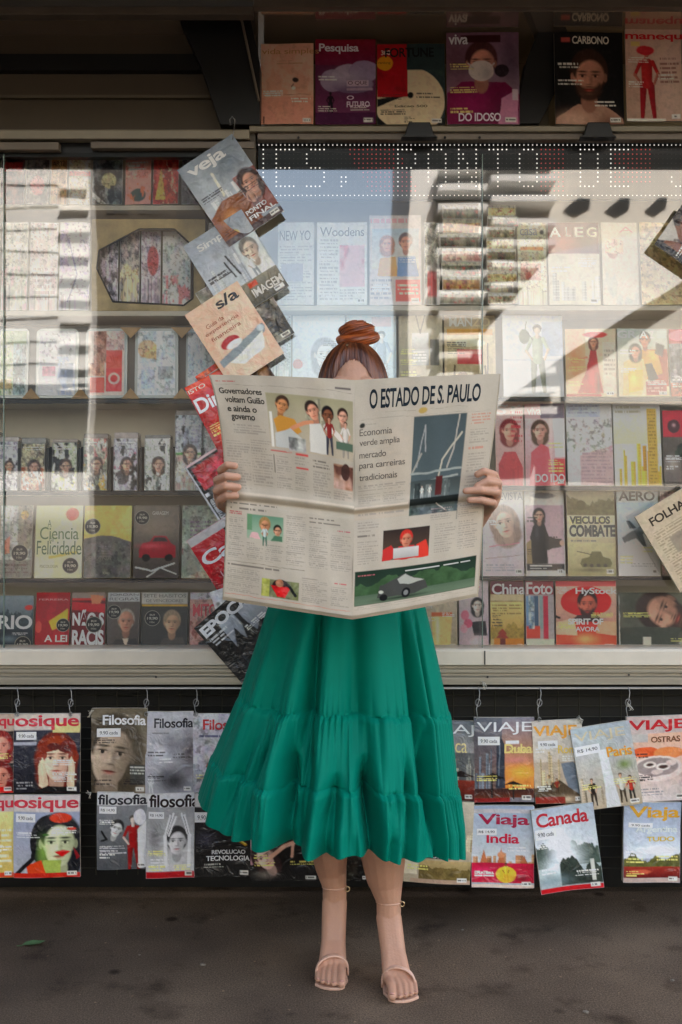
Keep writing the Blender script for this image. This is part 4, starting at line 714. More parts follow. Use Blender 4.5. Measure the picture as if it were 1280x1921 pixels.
row(752, 911, .1, [
 (930, 985, 'b b89c98;g 0 0 1 1 c0a8a4 a88c88;F .5 .34 .26 c09484 6c2c2c 1;p a04c50 .1 .75 .3 .6 .7 .6 .95 .78 .95 1 .1 1;T .05 .03 .9 .15 d0c0bc ST;l .55 .1 .98 .5 7 a04048', 'rose magazine with the letters ST partly behind the newspaper'),
 (986, 1062, 'b b89a9c;r .4 .0 1 .2 68606c;g 0 .2 1 1 c4b0b0 a88488;F .38 .34 .17 c0988c 544438 1;p b86068 .15 .6 .4 .5 .6 .55 .7 1 .1 1;r .72 .68 1 1 b04848;p ccc4c8 .7 .2 1 .2 1 .66 .75 .66;T .06 .06 .42 .16 c8b8bc viva;T .24 .86 .98 .96 d4c4c4 DO IDO', 'pink magazine with a white lower heading, third right shelf'),
 (1065, 1152, 'b bcb8b8;r .0 .0 .75 .18 acb0bc;l .05 .03 .7 .15 3 8c8c98;n 0 .2 1 .6 bcbcb8 c8c4c0 4;p b4a0a0 .28 .64 1 .52 1 1 .28 1;l .3 .6 .98 .98 9 a08c90;e .8 .4 .04 .03 998', 'whitish newspaper with a pale rose block', dict(cat='newspaper')),
 (1153, 1243, 'b c4c2b4;g 0 0 1 .5 c8c8c0 c4bca0;C .1 .4 .95 1 14 a88430 d0b458;r .72 .08 .92 1 b0964c;l .74 .1 .9 .98 22 8a7434;l .05 .04 .6 .14 2 8c887c', 'white magazine with golden towers'),
 (1246, 1330, 'b 504844;r 0 0 .8 .36 9c1834;g 0 .36 1 1 5c544c 2c2824;e .25 .22 .14 .09 40101c;o .25 .2 .05 .03 c0a0a0 .8;e .6 .5 .3 .07 1c241a;e .45 .58 .2 .09 243020;e .7 .62 .24 .08 162014;k 1c2818 .03 .6 .9 .55 .5;r 0 .62 .4 .95 6c6460;o .2 .7 .12 .1 a09890 .8;e .82 .82 .25 .1 b07c48', 'dark magazine with crimson top and dark foliage at the right edge', dict(y0=768)),
], G9)
G10 = 'magazines on the fourth right shelf'
row(918, 1080, .1, [
 (903, 984, 'b b4b4b8;g 0 0 1 1 bcbcc0 b0a8ac;t .35 .03 1 .12 8a8c94 REVISTA;F .55 .38 .26 c0aca0 8c7c74 1 -14;k b07c88 .012 .2 .66 .9 .62;k 8c7c78 .008 .1 .8 .9 .76;l .1 .86 .8 .95 3 8c8c94', 'whitish magazine with loose scribbled lines by the womans hand'),
 (986, 1062, 'b b8b4b0;l .2 .04 .8 .1 1 555058;e .46 .07 .3 .035 6c6c70;g .02 .18 .98 .86 9c8890 b4a4a8;p 16161a .2 .42 .32 .36 .5 .4 .6 .55 .92 .58 .92 .66 .55 .7 .56 .86 .1 .86 .12 .55;F .36 .3 .12 b89888 2a2020 1;o .3 .5 .06 .1 4c4c54 .7;p 8a7c60 .02 .62 .14 .58 .16 .86 .02 .86;e .93 .62 .06 .03 b89888;r .02 .86 .98 .94 28282a;l .1 .87 .95 .93 2 c8c4c0;r .1 .94 1 1 c4bcb4', 'magazine with a seated figure in black on mauve'),
 (1065, 1157, 'b b0aa90;g 0 0 1 .3 a8a48c 8c8870;M 0 .02 1 .3 6c6850;e .3 .18 .1 .06 5c5840;r 0 .3 1 .56 b8b4a0;U .05 .31 .9 .4 4a4c48 VEICULOS;U .04 .41 1 .55 484c4c COMBATE;l .06 .58 .6 .61 1 666;g 0 .62 1 1 b4b090 8c8868;p 5c5c3c .25 .86 .3 .8 .45 .78 .5 .72 .7 .72 .74 .78 .88 .8 .92 .86 .88 .9 .3 .9;k 44463c .010 .5 .75 .2 .72;o .5 .93 .4 .03 3c3828 .7;e .36 .88 .04 .02 26261c;e .5 .88 .04 .02 26261c;e .64 .88 .04 .02 26261c;e .78 .88 .04 .02 26261c', 'magazine about combat vehicles with thick dark capitals'),
 (1160, 1240, 'b b0b4b4;g 0 .15 1 1 a4b0bc c4c8c8;o .6 .3 .4 .06 d8dcdc .8;o .3 .75 .4 .08 d0d4d4 .8;p 5c6468 .1 .56 .5 .44 .92 .34 .94 .38 .6 .52 .7 .66 .62 .66 .44 .56 .16 .62;o .5 .46 .3 .03 a0a8ac .7;p 5c6468 .3 .46 .22 .36 .3 .36 .46 .44;t .05 .02 .92 .13 1a1a1c AERO;T .05 .02 .92 .13 1a1a1c AERO;l .3 .85 .9 .9 2 777', 'pale grey aircraft magazine reading AERO'),
 (1242, 1320, 'b ac9c9c;n 0 0 1 1 a89494 bca8a4 4;l .1 .1 .9 .4 4 877', 'rose grey magazine behind the tilted folded newspaper'),
], G10)
G11 = 'magazines on the bottom right shelf'
row(1090, 1218, .09, [
 (790, 859, 'b b0a898;g 0 0 1 1 b8b0a4 8c8470;e .35 .2 .24 .08 a8302c;e .3 .18 .08 .03 d06050;e .6 .24 .16 .05 8a5a30;e .2 .3 .12 .05 5c6c38;p c0a878 .28 .5 .86 .5 .8 1 .34 1;o .45 .7 .06 .25 e0d4b0 .9;r .28 .46 .86 .52 b86848;l .1 .03 .9 .1 1 7c3030', 'food magazine with a glass of drink beside the skirt'),
 (861, 918, 'b a8a0a4;g 0 0 1 1 b4acb0 a09098;T .1 .02 .7 .12 b06070 es;F .62 .36 .17 c0b4ac 181418 1;p 141416 .4 .6 .9 .58 .95 .8 .5 .8;e .2 .5 .14 .07 b87080;e .3 .62 .14 .07 a85c70;e .16 .7 .12 .06 c88c98;o .6 .9 .4 .1 c8b8bc .9', 'magazine with black and white patches and rose flowers'),
 (920, 984, 'b a89870;r 0 0 1 .2 5c2430;T .05 .04 1.05 .2 d0c0b8 China;r 0 .2 1 .3 b0a488;k 6a5c44 .008 0 .3 1 .3;g 0 .31 1 .8 c0b080 a08a50;l .05 .34 .95 .5 4 7c6a40;M 0 .5 1 .85 8c7a44;r .1 .84 1 1 a8742c;p 7a3018 .15 .84 .35 .74 .55 .84;p 7a3018 .2 .78 .35 .70 .5 .78;r .28 .84 .44 .94 5c2414', 'straw coloured magazine with a maroon heading strip'),
 (986, 1041, 'b 9a9494;r 0 0 1 .2 7a3038;T .03 .02 .97 .2 d0c8c0 Foto;r .02 .22 .22 .7 6c88a4;r .3 .22 .45 .7 3c5468;r .5 .22 .62 .7 7c9090;r .62 .22 .8 .95 982040;r .02 .66 .5 .84 b04838;r 0 .85 1 .94 b0b8a8;r 0 .95 1 1 a86a58;n .1 .22 .3 .7 b0b8b8 60788c 7', 'magazine with colourful vertical spines under white lettering'),
 (1043, 1158, 'b b4a094;g 0 0 1 .6 c0a898 a88478;l .02 .06 .3 .2 6 fff;e .5 .3 .42 .22 a81820;o .3 .25 .15 .1 d84840 .8;F .52 .34 .15 a86050 2c1c1c 2;p 3c2c2c .2 .6 .36 .5 .68 .5 .84 .62 .7 .66 .3 .66;g 0 .6 1 1 a03028 c06040;p c8a890 0 .6 .3 .55 .35 .8 0 .78;p c49a80 1 .6 .7 .58 .65 .76 1 .8;o .5 .85 .2 .08 e0a070 .9;o .2 .95 .2 .05 7c1c18 .9;r 0 0 1 .08 b04848;T .33 .1 1.02 .22 d8ccc4 HyStock;U .2 .55 .78 .64 e0d4cc SPIRIT OF;T .32 .67 .72 .74 e0d4cc AVORA;k 1c1414 .02 0 .52 .06 .54', 'red magazine with a blazing round figure'),
 (1161, 1330, 'b 5c5c54;g 0 0 1 1 64665c 484a42;o .15 .2 .2 .3 34382f .9;F .5 .36 .2 a88474 30221c 2 -68;p 40443c 0 .62 .35 .6 .7 .62 .6 1 0 1;p 8c9088 .66 .9 .8 .6 1 .5 1 1;o .85 .75 .06 .2 b8bcb4 .8;r .27 .78 .36 .98 b8b4a8;k d0ccc0 .006 .0 .0 .0 1', 'grey green magazine with a reclining bearded man', dict(y0=1112)),
], G11, lean=4.)

# ------------------------------------------------------------------ the tilted chain hanging outside by the door post
G12 = 'tilted magazines hanging in a chain by the door post'
CH = [
 (446, 732, 104, 130, -.018, 'b b8602c;n 0 0 1 1 a83818 c87830 4;r .2 .2 .8 .6 9c1420;T .3 .3 .9 .5 d8c0b8 em', 'orange magazine with a red block peeping out above the newspaper edge', -34),
 (470, 735, 110, 140, -.026, 'n 0 0 1 1 4a3a2c 8a6a50 7', 'brown patterned magazine behind the pink one', -33),
 (433, 358, 124, 174, -.045, 'b 8a9298;g 0 0 1 .7 7c848c a4a8ac;o .7 .25 .3 .15 68727a .8;o .2 .3 .2 .15 9ca4a8 .9;C 0 .4 .7 .68 12 8a9096 c4c8c8;k d0ccb8 .020 .4 .24 .38 .5;p 7a5030 0 .66 .3 .54 .62 .56 .7 .96 0 .96;o .3 .75 .15 .1 b88858 .9;o .55 .85 .1 .1 4c3020 .8;p 7c5048 .62 .4 1 .4 1 .9 .66 .9;F .82 .52 .13 b08c7c 3c2824 1;B .72 .55 .35 b08c7c a88878 604038;r 0 .93 1 1 4a3834;T .5 .78 .86 .83 ccc8c0 PONTO;T .5 .85 .96 .9 ccc8c0 FINAL;T .1 .04 .75 .2 d4cfc0 veja', 'topmost tilted magazine in film, city view with the word veja', -34),
 (460, 588, 122, 160, -.028, 'n 0 0 1 1 6a6458 8a8478 6;T .3 .3 .95 .4 bcb8b0 IMAGEM;m 0 .5 1 1 3a3428 6 .5', 'grey brown magazine peeping out right of the pink one', -31),
 (443, 500, 130, 168, -.04, 'b 909698;g 0 0 1 .75 848a90 b0b4b6;C .05 .3 .6 .74 14 8c9298 d0d0c8;k 3a3a38 .014 .44 .34 .5 .6;k 3a3a38 .012 .38 .4 .42 .6;T .16 .08 .66 .18 b4b4b0 Simpli;g .62 .26 .98 .72 a8b0b0 c8c8c0;F .8 .42 .12 b8a898 6c6860 0;B .72 .46 .3 a89c90 c4c4c0 8c9090;e .72 .2 .09 .06 b0a468;g 0 .72 1 1 7c7664 4c483c;o .2 .8 .15 .06 a8a088 .8;r .5 .74 .64 .8 b05030;T .5 .82 .98 .92 b8b4ac IMAGEM', 'second tilted magazine in film with a silver city and pale yellow spot', -32),
 (440, 627, 118, 161, -.052, 'b c8a48e;m 0 0 1 1 d0ae98 4 .5;T .5 .04 .9 .17 151210 s/a;t .18 .24 .5 .29 8a4a34 Guia da;t .1 .32 .72 .37 8a4a34 experiencia;t .14 .4 .68 .45 8a4a34 financeira;p 7e8688 .06 .68 .5 .62 .96 .56 .98 .6 .94 .66 .5 .72 .06 .77;e .9 .6 .06 .04 a8b0b0;e .38 .56 .16 .07 94222e;e .42 .6 .14 .04 d0c8c0;p cfcabc .2 .76 .6 .7 .9 .64 .8 .82 .4 .86;r 0 .94 .2 1 8a3a2c', 'peach coloured tilted magazine with a grey bar and a red blot', -33),
 (438, 770, 122, 160, -.034, 'b 8e1420;g 0 0 1 .16 c8502c a02820;g 0 .16 1 1 9c1420 7c1018;T .02 .18 1.05 .36 dcccc4 Dinheiro;t .02 .05 .3 .1 d8c0b0 ISTO;F .55 .6 .2 d09068 3c1414 0;p c84820 .2 1 .35 .82 .8 .8 .95 1;o .2 .7 .1 .2 d06028 .8', 'bright red tilted magazine with big white letters beside the newspaper', -28),
 (442, 910, 125, 160, -.028, 'b 100d0d;r .0 .0 1 .03 b8a4a4;r 0 0 .03 1 a8a8a8;n .07 .06 .92 .36 84101e b03848 5;t .6 .4 .9 .46 b8b8b8 1%;r .04 .4 .1 .44 ddd;l .06 .48 .16 .8 6 b0b0b0;r .05 .5 .1 .8 989898', 'black tilted magazine with a dark red block behind the hand', -33),
 (449, 1050, 130, 165, -.04, 'b a01430;r 0 0 1 .1 a8a4a0;p a01430 0 .2 1 .2 1 1 0 1;r 0 .11 .7 .2 9a1430;T .04 .22 .95 .38 dcd0cc Carta;r .55 .1 .8 .18 141114;t .18 .5 .26 .58 c8a0a4 U;p 1a1216 .6 .3 1 .2 1 1 .4 1;m 0 .4 .6 1 84102a 5 .6', 'crimson tilted magazine with white heading and black flank', -32),
 (465, 1197, 128, 160, -.085, 'b 1c1c1e;g .3 .16 1 .55 a0a4a8 70747c;p 26282a .3 .5 .45 .3 .5 .5 .62 .24 .7 .5 .85 .4 1 .6 1 .8 .3 .8;p 343638 .56 .5 .58 .1 .64 .1 .66 .5;g 0 .6 1 1 26282a 101112;o .4 .8 .2 .08 5c6064 .7;C .1 .55 .9 .95 8 1c1e20 4c5054;r 0 0 .3 .6 1c1c1e;l .06 .22 .42 .34 3 c0c0c0;U .04 .05 .92 .19 d4d4d0 EPOCA;r 0 0 .03 1 101010;r 0 .98 1 1 101010', 'black tilted magazine with bold white capitals, lowest in the chain', -41),
 (470, 1165, 112, 150, -.068, 'b a8a8aa;n 0 0 1 1 98989c b4b4b4 4', 'pale grey magazine behind the lowest black one next to the skirt', -18),
]
for cx, cy, w_, h_, y, art, lb, rot in CH:
    mag(cx, cy, w_, h_, y, art.replace('989c a', '989ca0'), lb, rot=rot, lean=0, film=True, wave=.0022, thick=.007, group=G12)
# folded newspaper and a brown magazine hanging at the right edge
mag(1284, 1010, 118, 165, -.04, 'b a89c88;T .16 .1 .8 .2 3c342c FOLHA;l .1 .26 .9 .95 22 8a7e6c;r .3 .4 .9 .6 8a8072', 'folded newspaper hanging tilted at the right edge', 'newspaper', rot=-31, lean=0, wave=.003, thick=.012)
mag(1305, 452, 100, 120, -.04, 'b 2a1c14;r .12 .1 .9 .9 6c4630;p a8a49c .1 .0 .6 0 .3 .3;m .1 .1 .9 .9 3a2418 5 .5;k 1a120c .03 .05 .0 .05 1', 'dark brown tilted magazine at the upper right edge', rot=-55, lean=0, film=True, wave=.002)

# ------------------------------------------------------------------ magazines in film hanging under the sill
YH = -.075
G13 = 'magazines in film hanging under the sill'
PSQ = ';T -.0 .03 .98 .19 a8404c %s'
row(1338, 1486, YH, [
 (-60, 28, 'b a8988c;g 0 .22 1 .6 2c2426 4a2826;F .72 .4 .2 c89080 7a2018 1;g 0 .62 1 1 161214 2a1414;F .72 .78 .2 c08878 6c1c18 1;p b0201c .4 .98 .6 .92 .9 .92 1 1;T .3 .03 1.2 .19 a8404c psique;w .2 .25 .7 .33', 'half visible hanging magazine with red shapes at the left edge, upper row'),
 (27, 152, 'b 2c2c34;g 0 .2 1 1 3c3e48 24252c;F .64 .56 .24 ccac98 6c2e1c 1;e .5 .4 .14 .09 7c3820;e .66 .36 .16 .08 8c4428;e .82 .42 .12 .09 6c2c1c;e .42 .52 .08 .08 7c3820;e .9 .54 .08 .08 7c3820;e .6 .42 .1 .05 5c2414;e .76 .44 .1 .05 5c2414;p d0b49c .37 .66 .43 .56 .47 .62 .52 .9 .44 .96 .38 .92;k d8bca4 .012 .42 .6 .44 .86;p d0b49c .82 .62 .87 .54 .92 .62 .92 .92 .84 .98 .8 .9;k d8bca4 .012 .87 .6 .87 .86;p 16161a .3 1 .5 .92 .8 .92 .98 1;r 0 0 1 .21 b8b0a8;p c4b888 .58 .12 1 .12 1 .24 .58 .24;T .02 .02 .98 .21 a8404c osique;r .0 .36 .34 .4 9c9ca4;w .04 .23 .34 .33;l .04 .85 .3 .97 3 999', 'hanging magazine with curly red hair and hands over a face'),
 (172, 278, 'b 7a7468;g 0 0 1 1 6c6658 847a6c;F .36 .52 .42 9a8c7c 4c453a 1 8;o .8 .5 .3 .6 5c564a .6;T .2 .08 .98 .2 d4cfc4 Filosofia;w .1 .24 .52 .34;r .7 .66 1 .9 4c4c48;l .7 .68 1 .78 3 b8b8b0', 'hanging magazine with a large grey brown face in sepia', dict(y0=1328)),
 (274, 364, 'b a4a4a8;g 0 0 1 .6 b0b0b4 9c9ca0;o .5 .4 .3 .15 78787c .9;o .3 .5 .2 .1 c4c4c8 .9;o .95 .5 .25 .3 4a4044 .9;o .6 .85 .4 .2 38383a .95;o .4 .8 .1 .1 5c5c60 .8;T .18 .08 1.0 .2 2c2c34 Filosofia;l .14 .25 .5 .29 1 777;l .3 .56 .7 .64 2 c8c8c8;B .12 .76 .24 d4d4d4 d4d4d4 c4c4c4', 'hanging magazine in smoky greys with dark lettering', dict(y0=1334)),
 (362, 480, 'b b4b0b4;n 0 0 1 1 a8a4a8 c4c0c4 4;T .16 .07 .9 .2 9c2430 Filosofia;l .1 .26 .45 .3 1 446;r .5 .2 .8 .24 2a2426;p 8a4c30 .2 .66 .24 .6 .28 .68;m 0 .7 1 1 98989c 5 .5', 'pale hanging magazine with dark red lettering beside the skirt', dict(y0=1338, y1=1490)),
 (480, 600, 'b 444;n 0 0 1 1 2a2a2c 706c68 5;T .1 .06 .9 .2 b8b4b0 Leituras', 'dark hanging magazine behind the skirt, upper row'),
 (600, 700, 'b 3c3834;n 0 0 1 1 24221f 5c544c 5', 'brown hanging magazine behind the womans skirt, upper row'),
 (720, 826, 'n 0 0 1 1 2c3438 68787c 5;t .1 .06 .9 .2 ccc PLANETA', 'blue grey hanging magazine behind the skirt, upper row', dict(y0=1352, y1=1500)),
 (800, 890, 'b 5c5c5c;g 0 0 1 .4 60646a 8a8684;C .3 .36 1 .75 6 6c6c68 a8a498;p 301c18 .3 .7 .7 .62 1 .7;g 0 .74 1 1 7c3c30 4c2420;t .55 .05 1.0 .2 c8c4c0 AJ;t .6 .28 .85 .4 c4b088 ca', 'hanging travel magazine half hidden by the skirt, upper row', dict(y0=1352, y1=1500)),
 (888, 1003, 'b 706c70;g .4 0 1 .9 74747c c0803c;g 0 0 .46 .9 5c6068 6c5850;o .8 .65 .3 .1 e0a050 .9;o .7 .5 .3 .05 b07c78 .8;C .0 .3 .36 .84 6 50565e 8c9298;p 3c4048 .36 .84 .37 .3 .44 .24 .5 .32 .52 .84;k 6c747c .008 .42 .3 .41 .8;g 0 .84 1 .95 3a2828 5c3420;p 140c0c .1 .72 .3 .65 .52 .72;k 140c0c .012 .3 .7 .3 .96;p 140c0c .5 .8 .66 .75 .82 .8;k 140c0c .012 .66 .8 .66 .96;r 0 .95 .6 1 7a2420;t .04 .05 .96 .2 d0ccc4 VIAJE;r .52 .27 .74 .31 ccc;T .5 .31 1.0 .42 c8b07c Dubai;w .06 .22 .42 .32', 'hanging travel magazine with a sunset and beach umbrellas', dict(y0=1345, y1=1504)),
 (1000, 1094, 'b a89c8c;g 0 0 1 .5 a8a49c b8b0a4;C 0 .36 .55 .9 7 94846c c8b898;p 707880 .55 .52 .78 .5 1 .62 1 .9 .72 .9 .6 .66;p 54483a .0 .82 .5 .72 .9 .9 .9 1 0 1;B .3 .66 .22 a08060 b0a890 4c3c30;B .45 .7 .2 a08060 803c30 4c3c30;o .6 .95 .3 .05 c0b098 .7;r 0 .92 .6 1 7c3020;T .02 .06 .9 .22 b88c48 VIAJE;T .5 .3 .95 .4 c4a868 Roma;w .1 .24 .5 .33', 'hanging travel magazine with yellow lettering and a street', dict(y0=1350, y1=1506, rot=-3)),
], G13, lean=0, film=True, wave=.0045, thick=.008)
mag(1136, 1436, 112, 156, YH - .012, 'b 9a948c;g 0 0 1 1 9ca4a8 a89c88;C 0 .5 .45 .95 6 6c6454 b0a490;p c0c4c0 .42 .3 .54 .3 .64 1 .42 1;o .8 .5 .14 .07 6c7c4c .95;B .22 .62 .34 b89880 302824 3c342c;B .7 .6 .36 b89880 c8c4b8 4c4438;B .85 .64 .32 b89880 9c3c30 2c2820;t .05 .06 .9 .2 b0a890 VIAJE;T .55 .28 .96 .4 b88838 Paris;w .02 .22 .45 .33', 'hanging travel magazine swinging askew with a pale waterfall of people', rot=-9, lean=0, film=True, wave=.006, thick=.008, group=G13)
mag(1232, 1422, 112, 160, YH, 'b b49c94;g 0 .2 1 1 c0a08c b0a8a4;r 0 0 1 .2 a89c98;T .02 .04 1.0 .19 9c3038 VIAJE;r .0 .2 .35 .3 a8a4a0;T .4 .24 .9 .31 6a4c38 OSTRAS;e .3 .42 .24 .06 b8603c;e .7 .44 .26 .07 c48058;e .5 .62 .44 .15 c4b4ac;e .5 .6 .36 .11 8a807c;e .38 .57 .11 .04 c8bcb4;e .38 .57 .07 .02 4a3c38;e .6 .6 .12 .045 c8bcb4;e .6 .6 .08 .024 4a3c38;e .74 .56 .09 .035 c0b0a8;e .5 .66 .1 .03 b4a8a0;l .1 .84 .6 .94 3 777', 'hanging travel magazine with red lettering and a seafood plate', rot=-2, lean=0, film=True, wave=.005, thick=.008, group=G13)
mag(1330, 1424, 92, 160, YH, 'b a05840;n 0 0 1 1 8a4a34 b88068 4', 'orange brown hanging magazine beyond the right edge, upper row', rot=-2, lean=0, film=True, group=G13)
row(1490, 1645, YH - .004, [
 (-60, 28, 'b b8ac74;g 0 .2 1 1 ccc08c b09c5c;F .3 .5 .3 d0b488 a08040 1;r 0 0 1 .2 b0a4a0;T .2 .03 1.2 .19 a8404c psique;l .5 .4 .95 .9 8 e0dcb8;r 0 .94 1 1 b04828', 'half visible yellow hanging magazine at the left edge, lower row'),
 (27, 152, 'b 8a8e9c;g 0 .2 1 1 8c92a2 a0a0a4;e .56 .56 .3 .33 1c1c22;F .68 .56 .27 b8bc9c 24262c 1;o .45 .7 .1 .2 8ca85c .7;e .5 .47 .05 .014 4c6c3c;p 9aa860 .45 .78 .72 .78 .7 .98 .4 .98;e .72 .27 .16 .06 b44428;e .88 .4 .07 .02 b04838;p b84c28 .2 .84 .42 .78 .5 .98 .22 .98;p b01c24 .62 .68 .74 .655 .86 .68 .74 .74;p 7c242c .9 .62 1 .74 .94 .78;k 1c1c22 .03 .33 .5 .3 .76 .05 .95;r 0 0 1 .2 b8b0ac;T .02 .02 .98 .2 a8404c osique;r 0 .94 1 1 a83424;w .04 .22 .34 .32', 'hanging magazine with a painted green face and red lips'),
 (183, 278, 'b 6c6e70;g 0 .18 1 1 787a7c 505254;r 0 0 1 .17 b0b0b0;T .02 .03 1.0 .16 2a2a30 filosofia;B .72 .3 .74 bcb0a8 8c1420 7c1018;p c8c8c4 .8 .48 1 .36 1 .98 .82 .98;e .86 .32 .12 .10 c0c0c4;F .4 .46 .12 bcbcb8 2a2a2c 0 20;k 181818 .02 .1 .5 .2 .6 .1 .62;w .05 .18 .4 .27;l .06 .68 .58 .8 4 b8b8b8', 'grey hanging magazine with a red and white figure', dict(y1=1630, y0=1484)),
 (275, 366, 'b a0a0a0;r 0 0 1 .17 bcbcbc;g 0 .17 1 1 8c8c8c b4b4b4;F .64 .56 .2 b0b0b0 303032 0;o .2 .5 .2 .25 6c6c6c .8;k c8c8c8 .035 .42 .85 .4 .5;k c8c8c8 .035 .88 .85 .9 .5;k cfcfcf .018 .4 .5 .5 .26;k cfcfcf .018 .44 .48 .57 .24;k cfcfcf .018 .48 .5 .62 .28;k cfcfcf .018 .9 .5 .8 .26;k cfcfcf .018 .86 .48 .74 .24;k 2c2c2c .005 .43 .48 .53 .28;k 2c2c2c .005 .87 .48 .78 .28;T .06 .02 1.1 .17 2c1c20 filosofia;r 0 .92 1 1 94142c;w .05 .22 .38 .3;l .1 .76 .6 .86 3 e0e0e0', 'black and white hanging magazine with hands gripping a head', dict(y0=1486)),
 (366, 472, 'b 1c1a1c;g 0 .1 1 1 2c2b2c 121114;r 0 0 1 .16 a8a4a0;T .1 .02 .9 .16 2c1c20 filosofia;k 9c8038 .025 .42 .4 .9 .62;k d8c070 .008 .44 .4 .9 .61;o .2 .55 .2 .1 50505a .8;T .3 .68 .9 .73 b8b8b8 REVOLUCAO;T .2 .75 .98 .81 b8b8b8 TECNOLOGIA;l .15 .84 .6 .9 2 a8a8a0;w .0 .22 .44 .34', 'black hanging magazine with a golden slanting line', dict(y0=1486, y1=1644)),
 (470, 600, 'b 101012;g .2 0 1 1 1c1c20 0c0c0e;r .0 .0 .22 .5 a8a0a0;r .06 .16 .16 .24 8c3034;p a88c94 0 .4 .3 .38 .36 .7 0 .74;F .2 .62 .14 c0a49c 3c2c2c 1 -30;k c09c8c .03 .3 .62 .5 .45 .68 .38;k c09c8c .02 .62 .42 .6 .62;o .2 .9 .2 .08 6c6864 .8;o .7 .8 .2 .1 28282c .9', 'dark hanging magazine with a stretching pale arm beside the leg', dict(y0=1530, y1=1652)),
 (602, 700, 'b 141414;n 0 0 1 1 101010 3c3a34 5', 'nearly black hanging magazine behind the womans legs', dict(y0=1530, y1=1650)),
 (760, 886, 'b a49a88;g 0 0 1 .6 b0a898 8c8474;C 0 .3 1 .6 9 8c8068 b4aa94;r .2 .62 .8 .7 2c2c28;t .4 .64 .7 .69 c8c8c0 UFOS;g .22 .72 1 .95 a89874 6c6044;M .22 .72 1 .95 6c6040;r .0 .6 .2 .9 c0b8a4;r .1 .95 1 1 a08c7c', 'pale brown hanging magazine just under the hem of the skirt', dict(y0=1500, y1=1656, rot=3)),
 (884, 1002, 'b 989ca0;g 0 0 1 .7 8c96a4 b8bcbc;r 0 .04 1 .09 a8a4a4;T .1 .1 .92 .27 8c2848 Viaja;T .24 .34 .76 .46 a8344c India;C 0 .58 1 .72 10 9c6848 c4a888;p a87050 .14 .7 .2 .54 .26 .7;p a87050 .42 .7 .48 .52 .54 .7;e .48 .6 .06 .035 b88868;p 9c6848 .78 .7 .84 .6 .9 .7;r 0 .7 1 .94 a41c44;o .2 .8 .2 .06 d04870 .8;e .55 .84 .16 .1 c8a848;B .55 .7 .24 805030 d8b850 c8a040;o .8 .88 .15 .05 701030 .8;r 0 .96 1 1 c4b0a4;w .08 .28 .4 .36', 'hanging travel magazine with magenta lettering and a pink carpet', dict(y0=1510, y1=1664)),
], G13, lean=0, film=True, wave=.0045, thick=.008)
mag(1063, 1590, 118, 158, YH - .02, 'b a0a8a8;g 0 0 1 .5 a0a8b0 b8bcbc;M 0 .3 1 .7 4c5850;o .42 .45 .2 .2 e0e2e0 1;o .5 .6 .25 .18 d8dcdc .95;o .3 .7 .25 .12 c8d0d0 .9;M .35 .5 1 .93 38403a;o .2 .86 .3 .08 7c8c90 .8;r .84 .65 .9 .9 b8b8b0;T .06 .05 .9 .22 9c3440 Canada;r 0 .94 1 1 a82030;w .02 .24 .36 .36', 'hanging magazine of a white waterfall, tilted out of line', rot=-7, lean=0, film=True, wave=.007, thick=.009, group=G13)
mag(1222, 1578, 108, 150, YH - .004, 'b 989ca4;g 0 0 1 .7 8c96a4 b8bcc0;o .6 .6 .4 .06 d8d8d8 .8;T .08 .05 .98 .24 b08c40 Viaja;T .2 .3 .95 .4 b8bcb8 Argentina;T .4 .43 .9 .49 b09c4c TUDO;M 0 .58 1 .82 5c5c38;g 0 .8 1 .94 8c3c30 5c1c1c;e .3 .86 .2 .03 a85c48;l .05 .6 .6 .68 2 ddd;r 0 .94 1 1 a89890;w .08 .26 .5 .32', 'hanging travel magazine with golden lettering over a red valley', rot=1.5, lean=0, film=True, wave=.005, thick=.008, group=G13)
mag(1326, 1578, 92, 150, YH - .004, 'n 0 0 1 1 50607c 8a98a8 4', 'blue hanging magazine beyond the right edge, lower row', lean=0, film=True, group=G13)
# hooks
HK = [(33, 'left edge of the cover with hands over a face'), (133, 'right edge of the cover with curly red hair'), (275, 'seam between sepia and smoky covers'), (368, 'seam left of the pale cover by the skirt'), (897, 'left corner of the sunset cover'), (1012, 'seam between sunset and yellow lettered covers'), (1178, 'corner of the seafood cover')]
for px, lb in HK:
    b = MB(); z0 = 1291; y1 = 1338 if px < 400 else (1348 if px < 1100 else 1346)
    c = P(px, z0, -.05); e_ = P(px, y1 + 4, YH - .008)
    pts = [c + Vector((.006 * math.sin(a), -.006 * math.cos(a), .0068 * math.cos(a) + .002)) for a in [x * .5 for x in range(-5, 7)]]
    b.tube([c + Vector((0, -.006, .006)), c + Vector((.004, -.008, -.012)), P(px + 2, 1312, -.06), P(px - 3, (1312 + y1) / 2, -.07), e_], .0013, 6)
    top = P(px, 1318, -.066)
    b.tube([top + Vector((.0075 * math.cos(a), -.002, .011 * math.sin(a))) for a in [x * .52 for x in range(13)]], .0016, 6)
    bt = e_ + Vector((0, 0, .004)); b.tube([bt + Vector((.005 * math.cos(a), -.002, .006 * math.sin(a))) for a in [x * .6 for x in range(11)]], .0013, 6)
    setp(b.build('wire_hook', WIRE, None, smooth=True), 'thin wire hook holding the ' + lb, 'hook', 'wire hooks on the hanging rail')
b = MB(); c = P(436, 236, -.045); b.tube([c + Vector((-.006, 0, 0)), c + Vector((-.007, -.003, .018)), c + Vector((0, -.004, .026)), c + Vector((.008, -.003, .018)), c + Vector((.007, 0, .006))], .002, 6); b.tube([c + Vector((.007, 0, .006)), P(437, 262, -.05)], .0015, 6)
setp(b.build('wire_hook', WIRE, None, smooth=True), 'steel hook at the top of the chain of tilted magazines', 'hook')
